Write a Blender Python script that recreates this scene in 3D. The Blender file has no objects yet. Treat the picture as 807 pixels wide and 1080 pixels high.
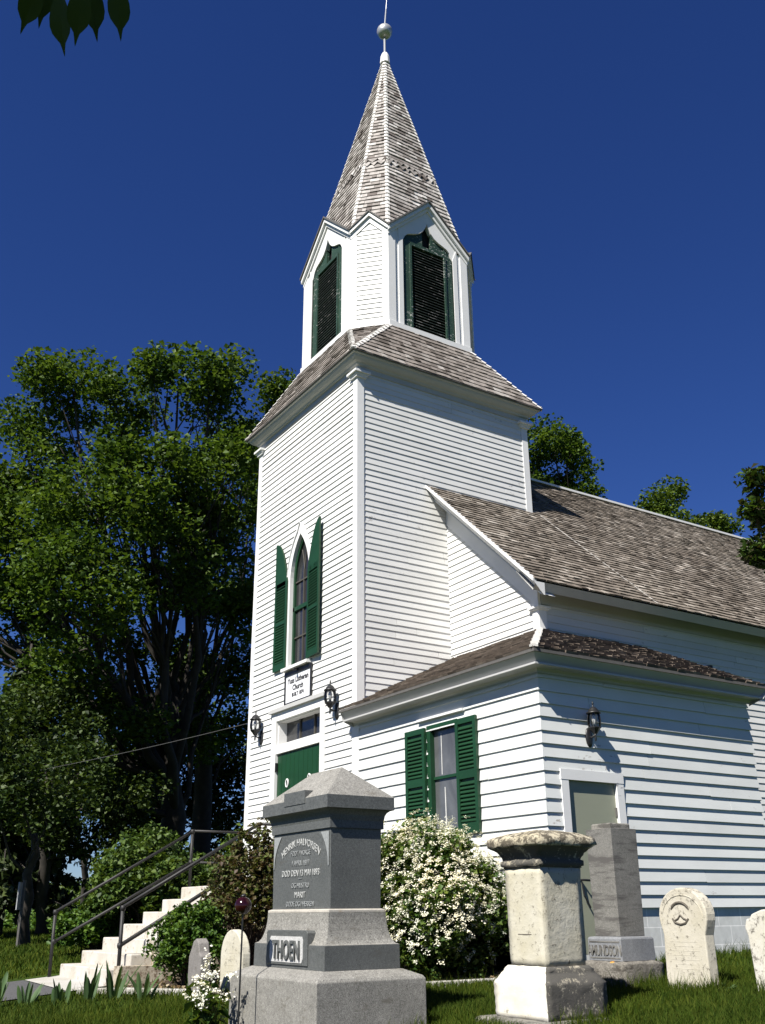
import bpy, bmesh, math, random
import numpy as np
from mathutils import Vector, Matrix

random.seed(7)
RNG = np.random.default_rng(11)
scene = bpy.context.scene
COL = scene.collection
rad = math.radians

# ---------------------------------------------------------------- camera
CAM = np.array([12.4823, -7.5902, 0.3529])
YAW, PITCH, ROLL, FPX = rad(57.1268), rad(22.1672), rad(-0.4993), 1035.83
FW = np.array([-math.sin(YAW)*math.cos(PITCH), math.cos(YAW)*math.cos(PITCH), math.sin(PITCH)])
_r = np.array([math.cos(YAW), math.sin(YAW), 0.0]); _u = np.cross(_r, FW)
RT = math.cos(ROLL)*_r + math.sin(ROLL)*_u
UP = -math.sin(ROLL)*_r + math.cos(ROLL)*_u

def at(px, py, t):
    """world point seen at photo pixel (px,py) at depth t metres"""
    return CAM + t*(FW + RT*(px-403.5)/FPX - UP*(py-540)/FPX)

cam_data = bpy.data.cameras.new('camera')
cam = bpy.data.objects.new('camera', cam_data)
COL.objects.link(cam)
cam_data.sensor_fit = 'VERTICAL'; cam_data.sensor_height = 24.0
cam_data.lens = 24.0*FPX/1080.0
cam_data.clip_start = 0.05; cam_data.clip_end = 3000
M = Matrix.Identity(4)
for i in range(3):
    M[i][0] = RT[i]; M[i][1] = UP[i]; M[i][2] = -FW[i]; M[i][3] = CAM[i]
cam.matrix_world = M
scene.camera = cam

# ---------------------------------------------------------------- light
SUN = Vector((0.36, -0.857, 1.0)).normalized()      # direction towards the sun
elev = math.asin(SUN.z); az = math.atan2(SUN.x, SUN.y)
world = bpy.data.worlds.new('World'); scene.world = world; world.use_nodes = True
nt = world.node_tree; nt.nodes.clear()
out = nt.nodes.new('ShaderNodeOutputWorld'); bg = nt.nodes.new('ShaderNodeBackground')
sky = nt.nodes.new('ShaderNodeTexSky'); sky.sky_type = 'NISHITA'; sky.sun_disc = False
sky.sun_elevation = elev; sky.sun_rotation = az
sky.air_density = 1.0; sky.dust_density = 0.0; sky.ozone_density = 4.0; sky.altitude = 600
hs = nt.nodes.new('ShaderNodeHueSaturation')
hs.inputs['Saturation'].default_value = 1.2; hs.inputs['Hue'].default_value = 0.512; hs.inputs['Value'].default_value = 0.585
nt.links.new(sky.outputs[0], hs.inputs['Color']); tint = nt.nodes.new('ShaderNodeMix'); tint.data_type = 'RGBA'; tint.blend_type = 'MULTIPLY'; tint.inputs[0].default_value = 1.0
tint.inputs[7].default_value = (0.82, 0.92, 1.24, 1)
nt.links.new(hs.outputs[0], tint.inputs[6]); nt.links.new(tint.outputs[2], bg.inputs['Color'])
bg.inputs['Strength'].default_value = 0.06
nt.links.new(bg.outputs[0], out.inputs['Surface'])
sd = bpy.data.lights.new('sun', 'SUN'); sd.energy = 5.0; sd.angle = rad(0.53); sd.color = (1.0, 0.955, 0.87)
so = bpy.data.objects.new('sun', sd); COL.objects.link(so)
so.rotation_euler = (-SUN).to_track_quat('-Z', 'Y').to_euler(); so.location = (20, -40, 50)
vs = scene.view_settings
vs.view_transform = 'Standard'; vs.look = 'None'; vs.gamma = 1.0; vs.exposure = 1.0; vs.use_curve_mapping = False
scene.cycles.max_bounces = 6; scene.cycles.transparent_max_bounces = 8
scene.cycles.diffuse_bounces = 3

# ---------------------------------------------------------------- materials
def new_mat(name):
    m = bpy.data.materials.new(name); m.use_nodes = True
    t = m.node_tree; b = t.nodes['Principled BSDF']
    b.inputs['Roughness'].default_value = 0.6
    return m, t, b

def noise(t, scale, detail=4, rough=0.55, vec=None, dist=0.0):
    n = t.nodes.new('ShaderNodeTexNoise'); n.inputs['Scale'].default_value = scale
    n.inputs['Detail'].default_value = detail; n.inputs['Roughness'].default_value = rough
    n.inputs['Distortion'].default_value = dist
    if vec is not None: t.links.new(vec, n.inputs['Vector'])
    return n

def ramp(t, fac, stops):
    r = t.nodes.new('ShaderNodeValToRGB'); e = r.color_ramp.elements
    e[0].position = stops[0][0]; e[0].color = (*stops[0][1], 1)
    e[1].position = stops[1][0]; e[1].color = (*stops[1][1], 1)
    for p, c in stops[2:]:
        k = e.new(p); k.color = (*c, 1)
    t.links.new(fac, r.inputs['Fac']); return r

def mix(t, fac, a, b, mode='MIX'):
    n = t.nodes.new('ShaderNodeMix'); n.data_type = 'RGBA'; n.blend_type = mode
    if isinstance(fac, float): n.inputs[0].default_value = fac
    else: t.links.new(fac, n.inputs[0])
    for v, k in ((a, 6), (b, 7)):
        if isinstance(v, tuple): n.inputs[k].default_value = (*v, 1)
        else: t.links.new(v, n.inputs[k])
    return n.outputs[2]

def objvec(t, scale=(1, 1, 1)):
    g = t.nodes.new('ShaderNodeNewGeometry')
    m = t.nodes.new('ShaderNodeMapping'); m.inputs['Scale'].default_value = scale
    t.links.new(g.outputs['Position'], m.inputs['Vector']); return m.outputs[0]

def bump(t, b, h, strength, dist=0.01):
    n = t.nodes.new('ShaderNodeBump'); n.inputs['Strength'].default_value = strength
    n.inputs['Distance'].default_value = dist
    t.links.new(h, n.inputs['Height']); t.links.new(n.outputs[0], b.inputs['Normal'])

def island(t):
    g = t.nodes.new('ShaderNodeNewGeometry'); return g.outputs['Random Per Island']

G3 = lambda v: (v, v, v)
KA = 0.83
kc = lambda c: tuple(x*KA for x in c)      # overall paint and stone reflectance

def mat_paint(name, col, rough=0.55, grime=0.12, chip=0.0, chipcol=(0.22, 0.2, 0.18), boards=0.0, chipscale=7.0):
    m, t, b = new_mat(name)
    c = kc(col); chipcol = kc(chipcol)
    n = noise(t, 1.3, 6, 0.6, objvec(t, (1, 1, 2.5)))
    dark = tuple(x*(1-grime) for x in c)
    col_o = mix(t, ramp(t, n.outputs[0], [(0.35, G3(0)), (0.65, G3(1))]).outputs[0], dark, c)
    n2 = noise(t, 60, 3, 0.6, objvec(t, (0.25, 0.25, 1)))
    col_o = mix(t, ramp(t, n2.outputs[0], [(0.3, G3(0.9)), (0.6, G3(1))]).outputs[0], tuple(x*0.86 for x in c), col_o)
    if boards:
        r = ramp(t, island(t), [(0.0, G3(1-boards)), (1.0, G3(1))])
        col_o = mix(t, 1.0, col_o, r.outputs[0], 'MULTIPLY')
    if chip:
        n3 = noise(t, chipscale, 8, 0.68, objvec(t, (0.8, 0.8, 2.2)))
        n4 = noise(t, 0.55, 2, 0.5, objvec(t))
        ad = t.nodes.new('ShaderNodeMath'); ad.operation = 'MULTIPLY_ADD'
        t.links.new(n4.outputs[0], ad.inputs[0]); ad.inputs[1].default_value = 0.5; t.links.new(n3.outputs[0], ad.inputs[2])
        k = ramp(t, ad.outputs[0], [(1.10-chip, G3(0)), (1.125-chip, G3(1))])
        col_o = mix(t, k.outputs[0], col_o, chipcol)
    t.links.new(col_o, b.inputs['Base Color']); b.inputs['Roughness'].default_value = rough
    bump(t, b, n2.outputs[0], 0.12, 0.003)
    return m

def mat_shingle(name, dark, mid, light, rough=0.9):
    dark, mid, light = kc(dark), kc(mid), kc(light)
    m, t, b = new_mat(name)
    r = ramp(t, island(t), [(0.0, dark), (0.35, mid), (0.8, mid), (1.0, light)])
    n = noise(t, 9, 6, 0.65, objvec(t))
    n2 = noise(t, 0.5, 4, 0.6, objvec(t))
    c = mix(t, 1.0, r.outputs[0], ramp(t, n.outputs[0], [(0.3, G3(0.6)), (0.7, G3(1.2))]).outputs[0], 'MULTIPLY')
    c = mix(t, 1.0, c, ramp(t, n2.outputs[0], [(0.3, (0.75, 0.72, 0.7)), (0.7, (1.15, 1.15, 1.15))]).outputs[0], 'MULTIPLY')
    t.links.new(c, b.inputs['Base Color']); b.inputs['Roughness'].default_value = rough
    b.inputs['Specular IOR Level'].default_value = 0.25
    n3 = noise(t, 45, 4, 0.6, objvec(t)); bump(t, b, n3.outputs[0], 0.4, 0.006)
    return m

def mat_granite(name, dark, light, rough=0.5, scale=170, stain=0.0, staincol=(0.12, 0.11, 0.09), bumpy=0.05, band=(1, 1, 2.2)):
    dark, light, staincol = kc(dark), kc(light), kc(staincol)
    m, t, b = new_mat(name)
    n = noise(t, scale, 3, 0.7, objvec(t)); n2 = noise(t, scale*0.33, 3, 0.7, objvec(t))
    a = t.nodes.new('ShaderNodeMath'); a.operation = 'MULTIPLY_ADD'
    t.links.new(n2.outputs[0], a.inputs[0]); a.inputs[1].default_value = 0.45; t.links.new(n.outputs[0], a.inputs[2])
    mid = tuple((x+y)/2 for x, y in zip(dark, light))
    r = ramp(t, a.outputs[0], [(0.5, dark), (0.68, mid), (0.72, mid), (0.9, light)])
    c = r.outputs[0]
    n3 = noise(t, 4, 6, 0.6, objvec(t))
    c = mix(t, 1.0, c, ramp(t, n3.outputs[0], [(0.3, G3(0.84)), (0.7, G3(1.06))]).outputs[0], 'MULTIPLY')
    if stain:
        n4 = noise(t, 5, 8, 0.7, objvec(t, band))
        c = mix(t, ramp(t, n4.outputs[0], [(0.66-stain, G3(0)), (0.76-stain, G3(0.85))]).outputs[0], c, staincol)
    t.links.new(c, b.inputs['Base Color']); b.inputs['Roughness'].default_value = rough
    bump(t, b, n.outputs[0], bumpy*4, 0.004)
    return m

def mat_lichen(name, base, spot, amount, scale=9.0, fine=60.0, rough=0.85, bumpy=0.5, zbias=None):
    """old marble: pale stone with dark lichen patches and specks"""
    base, spot = kc(base), kc(spot)
    m, t, b = new_mat(name)
    n0 = noise(t, 3, 5, 0.6, objvec(t))
    c = mix(t, ramp(t, n0.outputs[0], [(0.3, G3(0)), (0.7, G3(1))]).outputs[0], tuple(x*0.8*k for x, k in zip(base, (1, .97, .86))), base)
    n1 = noise(t, scale, 9, 0.72, objvec(t)); n2 = noise(t, fine, 4, 0.7, objvec(t))
    a = t.nodes.new('ShaderNodeMath'); a.operation = 'MULTIPLY_ADD'
    t.links.new(n2.outputs[0], a.inputs[0]); a.inputs[1].default_value = 0.35; t.links.new(n1.outputs[0], a.inputs[2])
    fac = a.outputs[0]
    if zbias:
        g = t.nodes.new('ShaderNodeNewGeometry'); s = t.nodes.new('ShaderNodeSeparateXYZ'); t.links.new(g.outputs['Position'], s.inputs[0])
        mr = t.nodes.new('ShaderNodeMapRange'); t.links.new(s.outputs[2], mr.inputs[0])
        mr.inputs[1].default_value = zbias[0]; mr.inputs[2].default_value = zbias[1]; mr.inputs[3].default_value = 0; mr.inputs[4].default_value = zbias[2]
        a2 = t.nodes.new('ShaderNodeMath'); a2.operation = 'ADD'; t.links.new(fac, a2.inputs[0]); t.links.new(mr.outputs[0], a2.inputs[1]); fac = a2.outputs[0]
    k = ramp(t, fac, [(0.86-amount, G3(0)), (0.96-amount, G3(1))])
    c = mix(t, k.outputs[0], c, spot)
    t.links.new(c, b.inputs['Base Color']); b.inputs['Roughness'].default_value = rough
    bump(t, b, n1.outputs[0], bumpy, 0.012)
    return m

def mat_leaf(name, dark, mid, light, trans=0.35, rough=0.55, spec=0.3):
    m, t, b = new_mat(name)
    r = ramp(t, island(t), [(0.0, dark), (0.45, mid), (1.0, light)])
    g = t.nodes.new('ShaderNodeNewGeometry')
    n = noise(t, 0.7, 3, 0.6, objvec(t))
    c = mix(t, 1.0, r.outputs[0], ramp(t, n.outputs[0], [(0.3, (0.7, 0.78, 0.8)), (0.7, (1.2, 1.12, 0.95))]).outputs[0], 'MULTIPLY')
    t.links.new(c, b.inputs['Base Color']); b.inputs['Roughness'].default_value = rough
    b.inputs['Specular IOR Level'].default_value = spec
    tr = t.nodes.new('ShaderNodeBsdfTranslucent'); t.links.new(mix(t, 1.0, c, (1.15, 1.1, 0.55), 'MULTIPLY'), tr.inputs['Color'])
    mx = t.nodes.new('ShaderNodeMixShader'); mx.inputs[0].default_value = trans
    o = t.nodes['Material Output']
    t.links.new(b.outputs[0], mx.inputs[1]); t.links.new(tr.outputs[0], mx.inputs[2]); t.links.new(mx.outputs[0], o.inputs['Surface'])
    return m

def mat_plain(name, col, rough=0.5, metal=0.0, var=0.15, scale=12, bumpy=0.0):
    col = kc(col)
    m, t, b = new_mat(name)
    n = noise(t, scale, 5, 0.6, objvec(t))
    c = mix(t, ramp(t, n.outputs[0], [(0.3, G3(0)), (0.7, G3(1))]).outputs[0], tuple(x*(1-var) for x in col), tuple(min(1, x*(1+var)) for x in col))
    t.links.new(c, b.inputs['Base Color']); b.inputs['Roughness'].default_value = rough; b.inputs['Metallic'].default_value = metal
    if bumpy: bump(t, b, n.outputs[0], bumpy, 0.01)
    return m

def mat_glass_thin(name, tint=0.9):
    m, t, b = new_mat(name)
    tr = t.nodes.new('ShaderNodeBsdfTransparent'); tr.inputs[0].default_value = (tint, tint, tint, 1)
    gl = t.nodes.new('ShaderNodeBsdfGlossy'); gl.inputs['Roughness'].default_value = 0.05
    fr = t.nodes.new('ShaderNodeFresnel'); fr.inputs[0].default_value = 1.5
    mx = t.nodes.new('ShaderNodeMixShader'); t.links.new(fr.outputs[0], mx.inputs[0])
    t.links.new(tr.outputs[0], mx.inputs[1]); t.links.new(gl.outputs[0], mx.inputs[2])
    t.links.new(mx.outputs[0], t.nodes['Material Output'].inputs['Surface']); return m

def mat_pane(name, col, rough=0.08):
    """window glass over a dim interior"""
    m, t, b = new_mat(name)
    n = noise(t, 2.2, 4, 0.6, objvec(t, (1, 1, 0.8)), 0.6)
    c = mix(t, ramp(t, n.outputs[0], [(0.3, G3(0)), (0.72, G3(1))]).outputs[0], tuple(x*0.45 for x in col), col)
    t.links.new(c, b.inputs['Base Color']); b.inputs['Roughness'].default_value = rough
    b.inputs['Specular IOR Level'].default_value = 0.6
    n2 = noise(t, 5, 2, 0.5, objvec(t)); bump(t, b, n2.outputs[0], 0.05, 0.01)
    return m

MAT = dict(
    siding=mat_paint('white_clapboard_paint', (0.80, 0.80, 0.785), 0.6, 0.08, 0.185, (0.42, 0.41, 0.4), 0.13),
    annex=mat_paint('white_annex_paint', (0.74, 0.76, 0.745), 0.6, 0.10, 0.175, (0.4, 0.38, 0.35), 0.13),
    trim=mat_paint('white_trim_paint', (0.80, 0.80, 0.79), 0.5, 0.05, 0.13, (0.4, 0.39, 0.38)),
    eave=mat_paint('shade_grey_eave_paint', (0.50, 0.50, 0.49), 0.6, 0.1),  # eave paint darkened, the shade under the overhangs is in the colour
    darkedge=mat_plain('weathered_drip_edge', (0.10, 0.095, 0.09), 0.8),
    green=mat_paint('dark_green_paint', (0.006, 0.050, 0.017), 0.5, 0.25),
    doorgreen=mat_paint('door_green_paint', (0.005, 0.048, 0.014), 0.5, 0.2),
    oldgreen=mat_paint('peeling_green_paint', (0.016, 0.055, 0.032), 0.6, 0.3, 0.25, (0.42, 0.43, 0.41), 0, 16),
    slat=mat_paint('louver_slat_paint', (0.018, 0.035, 0.024), 0.7, 0.4, 0.28, (0.2, 0.2, 0.19), 0.3),
    dark=mat_plain('dark_interior', (0.008, 0.008, 0.009), 0.9),
    sp_shingle=mat_shingle('silver_spire_shingle', (0.14, 0.12, 0.11), (0.42, 0.395, 0.375), (0.74, 0.72, 0.70)),
    sk_shingle=mat_shingle('skirt_shingle', (0.10, 0.085, 0.074), (0.27, 0.242, 0.22), (0.41, 0.385, 0.36)),
    nv_shingle=mat_shingle('nave_shingle', (0.085, 0.070, 0.055), (0.235, 0.205, 0.172), (0.46, 0.42, 0.37)),
    ax_shingle=mat_shingle('annex_shingle', (0.075, 0.062, 0.05), (0.185, 0.152, 0.124), (0.30, 0.255, 0.21)),
    cap_strip=mat_plain('pale_hip_cap', (0.72, 0.70, 0.67), 0.8, 0, 0.12, 30),
    seam=mat_plain('pale_roof_seam', (0.46, 0.43, 0.39), 0.9, 0, 0.45, 9),
    ball=mat_plain('painted_metal_ball', (0.55, 0.56, 0.56), 0.35, 0.5, 0.1, 8),
    pane=mat_pane('church_glass', (0.035, 0.036, 0.038)),
    pane2=mat_pane('annex_glass', (0.11, 0.115, 0.12), 0.15),
    curtain=mat_plain('curtain', (0.55, 0.55, 0.54), 0.9),
    putty=mat_plain('tan_muntin', (0.06, 0.055, 0.045), 0.7),
    signwhite=mat_plain('sign_white', (0.78, 0.79, 0.82), 0.5, 0, 0.04),
    black=mat_plain('black_metal', (0.014, 0.014, 0.015), 0.42, 0.0, 0.3),
    rail=mat_plain('black_rail_paint', (0.010, 0.009, 0.009), 0.6, 0.0, 0.5, 20),
    ink=mat_plain('black_lettering', (0.03, 0.03, 0.035), 0.7),
    glass=mat_glass_thin('lantern_glass'),
    bulb=mat_plain('white_bulb', (0.8, 0.8, 0.78), 0.3, 0, 0.02),
    olive=mat_paint('olive_grey_door_paint', (0.30, 0.315, 0.235), 0.5, 0.06),
    step=mat_lichen('painted_concrete_steps', (0.58, 0.555, 0.52), (0.30, 0.24, 0.18), 0.13, 9, 40, 0.85, 0.5),
    rough=mat_lichen('rough_concrete', (0.5, 0.45, 0.37), (0.16, 0.11, 0.07), 0.20, 8, 40, 0.9, 0.8),
    concrete=mat_lichen('walk_concrete', (0.46, 0.45, 0.43), (0.25, 0.23, 0.2), 0.08, 4, 60, 0.9, 0.3),
    gr_rough=mat_granite('axed_granite', (0.065, 0.062, 0.055), (0.37, 0.36, 0.33), 0.85, 110, 0.09, (0.13, 0.12, 0.10), 0.12),
    gr_pol=mat_granite('polished_granite', (0.035, 0.037, 0.036), (0.15, 0.158, 0.155), 0.55, 150, 0.06, (0.085, 0.083, 0.075), 0.02),
    gr_lip=mat_granite('stained_granite_lip', (0.30, 0.28, 0.25), (0.62, 0.58, 0.51), 0.8, 150, 0.08, (0.35, 0.25, 0.15)),
    engrave=mat_plain('engraved_stone', (0.42, 0.43, 0.425), 0.9, 0, 0.2, 60),
    engrave_dim=mat_plain('worn_engraving', (0.26, 0.275, 0.28), 0.9, 0, 0.2, 60),
    panelstone=mat_granite('letter_panel_granite', (0.32, 0.32, 0.32), (0.66, 0.66, 0.65), 0.85, 140, bumpy=0.2),
    marble=mat_lichen('old_marble', (0.60, 0.575, 0.49), (0.15, 0.135, 0.105), 0.115, 22, 90, 0.85, 0.5),
    marble_side=mat_lichen('weathered_marble_side', (0.55, 0.525, 0.445), (0.15, 0.13, 0.10), 0.125, 17, 80, 0.9, 0.8),
    marble_white=mat_lichen('clean_marble', (0.80, 0.78, 0.72), (0.20, 0.17, 0.12), 0.06, 9, 60, 0.8, 0.4),
    marble_dark=mat_lichen('lichen_marble', (0.50, 0.46, 0.38), (0.085, 0.08, 0.07), 0.33, 9, 60, 0.95, 0.9),
    marble_cap=mat_lichen('lichen_marble_cap', (0.54, 0.49, 0.38), (0.10, 0.085, 0.06), 0.25, 12, 55, 0.95, 1.0),
    slab=mat_lichen('marble_slab', (0.56, 0.53, 0.455), (0.17, 0.155, 0.125), 0.12, 20, 90, 0.9, 0.45, (0.15, 0.55, 0.055)),
    slab_pale=mat_lichen('pale_marble_slab', (0.66, 0.64, 0.58), (0.18, 0.165, 0.14), 0.145, 16, 70, 0.9, 0.4),
    oldgrey=mat_granite('weathered_grey_stone', (0.10, 0.098, 0.09), (0.25, 0.243, 0.222), 0.85, 120, 0.15, (0.075, 0.07, 0.066), 0.15, (0.35, 0.35, 2.2)),
    oldgrey_dark=mat_granite('dark_weathered_stone', (0.13, 0.125, 0.11), (0.30, 0.285, 0.25), 0.85, 120, 0.2, (0.07, 0.066, 0.058), 0.1),
    plinth=mat_granite('blue_grey_plinth', (0.12, 0.125, 0.135), (0.30, 0.31, 0.325), 0.6, 150, 0.05),
    rockface=mat_granite('rock_faced_stone', (0.085, 0.078, 0.068), (0.27, 0.25, 0.215), 0.9, 60, 0.15, (0.06, 0.052, 0.042), 0.6),
    smallgrey=mat_granite('small_grey_stone', (0.12, 0.11, 0.105), (0.27, 0.255, 0.24), 0.9, 110, 0.1),
    relief=mat_plain('relief_shadow_stone', (0.12, 0.105, 0.085), 0.9),
    bark=mat_plain('bark', (0.034, 0.029, 0.024), 0.95, 0, 0.4, 6, 0.8),
    twig=mat_plain('shrub_stem', (0.05, 0.035, 0.025), 0.9),
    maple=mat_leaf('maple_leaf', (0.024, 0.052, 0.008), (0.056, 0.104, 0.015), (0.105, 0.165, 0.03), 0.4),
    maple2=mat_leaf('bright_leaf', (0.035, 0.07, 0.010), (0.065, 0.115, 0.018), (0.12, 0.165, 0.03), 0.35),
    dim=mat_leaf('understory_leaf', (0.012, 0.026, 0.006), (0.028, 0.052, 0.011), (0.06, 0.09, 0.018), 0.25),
    needle=mat_leaf('spruce_needle', (0.010, 0.020, 0.006), (0.022, 0.038, 0.010), (0.05, 0.07, 0.02), 0.1),
    reddish=mat_leaf('reddish_leaf', (0.035, 0.026, 0.010), (0.032, 0.062, 0.012), (0.08, 0.14, 0.026), 0.35),
    lilac=mat_leaf('lilac_leaf', (0.025, 0.05, 0.010), (0.055, 0.10, 0.018), (0.11, 0.16, 0.03), 0.3),
    box=mat_leaf('boxwood_leaf', (0.020, 0.05, 0.008), (0.05, 0.11, 0.014), (0.10, 0.17, 0.025), 0.3),
    purple=mat_leaf('bronze_leaf', (0.055, 0.030, 0.018), (0.075, 0.068, 0.026), (0.085, 0.12, 0.03), 0.25),
    spleaf=mat_leaf('spirea_leaf', (0.02, 0.05, 0.010), (0.05, 0.10, 0.016), (0.12, 0.16, 0.03), 0.3),
    iris=mat_leaf('iris_leaf', (0.035, 0.075, 0.03), (0.06, 0.11, 0.045), (0.10, 0.16, 0.06), 0.25),
    white_petal=mat_leaf('white_petal', (0.66, 0.65, 0.55), (0.74, 0.735, 0.68), (0.79, 0.79, 0.76), 0.25),
    phlox=mat_leaf('pure_white_petal', (0.66, 0.66, 0.66), (0.72, 0.72, 0.73), (0.76, 0.76, 0.76), 0.3),
    blade=mat_leaf('grass_blade', (0.021, 0.044, 0.004), (0.040, 0.070, 0.006), (0.088, 0.11, 0.016), 0.35, 0.8, 0.12),
    litter=mat_leaf('leaf_litter', (0.10, 0.06, 0.03), (0.22, 0.15, 0.08), (0.45, 0.38, 0.28), 0.1),
    darkred=mat_plain('dark_red_glass', (0.022, 0.003, 0.004), 0.14, 0, 0.4, 20),
    blue=mat_plain('blue_flower', (0.03, 0.03, 0.28), 0.6),
    orange=mat_plain('orange_lichen', (0.55, 0.28, 0.06), 0.9),
    wire=mat_plain('grey_cable', (0.07, 0.07, 0.07), 0.6),
    signgrey=mat_plain('sign_back_grey', (0.34, 0.35, 0.36), 0.5),
)
def ground_mat():
    m, t, b = new_mat('lawn_soil')
    n = noise(t, 1.5, 8, 0.65, objvec(t)); n2 = noise(t, 40, 5, 0.7, objvec(t)); n3 = noise(t, 0.05, 4, 0.6, objvec(t))
    c = mix(t, ramp(t, n.outputs[0], [(0.3, G3(0)), (0.7, G3(1))]).outputs[0], (0.022, 0.044, 0.006), (0.042, 0.074, 0.010))
    c = mix(t, 1.0, c, ramp(t, n2.outputs[0], [(0.3, G3(0.55)), (0.7, G3(1.25))]).outputs[0], 'MULTIPLY')
    c = mix(t, 1.0, c, ramp(t, n3.outputs[0], [(0.35, (0.8, 0.9, 0.9)), (0.65, (1.3, 1.15, 1.0))]).outputs[0], 'MULTIPLY')
    t.links.new(c, b.inputs['Base Color']); b.inputs['Roughness'].default_value = 0.95
    b.inputs['Specular IOR Level'].default_value = 0.1
    bump(t, b, n2.outputs[0], 0.8, 0.04); return m
def block_mat():
    m, t, b = new_mat('painted_concrete_block')
    g = t.nodes.new('ShaderNodeNewGeometry'); s = t.nodes.new('ShaderNodeSeparateXYZ'); t.links.new(g.outputs['Position'], s.inputs[0])
    a = t.nodes.new('ShaderNodeMath'); a.operation = 'ADD'; t.links.new(s.outputs[0], a.inputs[0]); t.links.new(s.outputs[1], a.inputs[1])
    z = t.nodes.new('ShaderNodeMath'); z.operation = 'ADD'; t.links.new(s.outputs[2], z.inputs[0]); z.inputs[1].default_value = 2.0-0.168
    cb = t.nodes.new('ShaderNodeCombineXYZ'); t.links.new(a.outputs[0], cb.inputs[0]); t.links.new(z.outputs[0], cb.inputs[1])
    br = t.nodes.new('ShaderNodeTexBrick'); br.inputs['Scale'].default_value = 1.0
    br.inputs['Brick Width'].default_value = 0.4; br.inputs['Row Height'].default_value = 0.2
    br.inputs['Mortar Size'].default_value = 0.006
    br.inputs['Color1'].default_value = (0.52, 0.535, 0.52, 1); br.inputs['Color2'].default_value = (0.57, 0.58, 0.565, 1)
    br.inputs['Mortar'].default_value = (0.76, 0.76, 0.74, 1)
    t.links.new(cb.outputs[0], br.inputs['Vector'])
    n = noise(t, 7, 6, 0.65, objvec(t))
    c = mix(t, 1.0, br.outputs['Color'], ramp(t, n.outputs[0], [(0.3, G3(0.82)), (0.65, G3(1.03))]).outputs[0], 'MULTIPLY')
    t.links.new(c, b.inputs['Base Color']); b.inputs['Roughness'].default_value = 0.8
    bump(t, b, n.outputs[0], 0.3, 0.006); return m
MAT['ground'] = ground_mat(); MAT['block'] = block_mat()
MAT['shaded_paving'] = mat_plain('shaded_paving', (0.07, 0.07, 0.072), 0.9, 0, 0.3, 30, 0.5)  # dark paving tone that carries the shade lying on the path
MAT['mulch'] = mat_lichen('bed_soil', (0.13, 0.09, 0.06), (0.04, 0.028, 0.02), 0.22, 14, 80, 1.0, 1.0)

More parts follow.
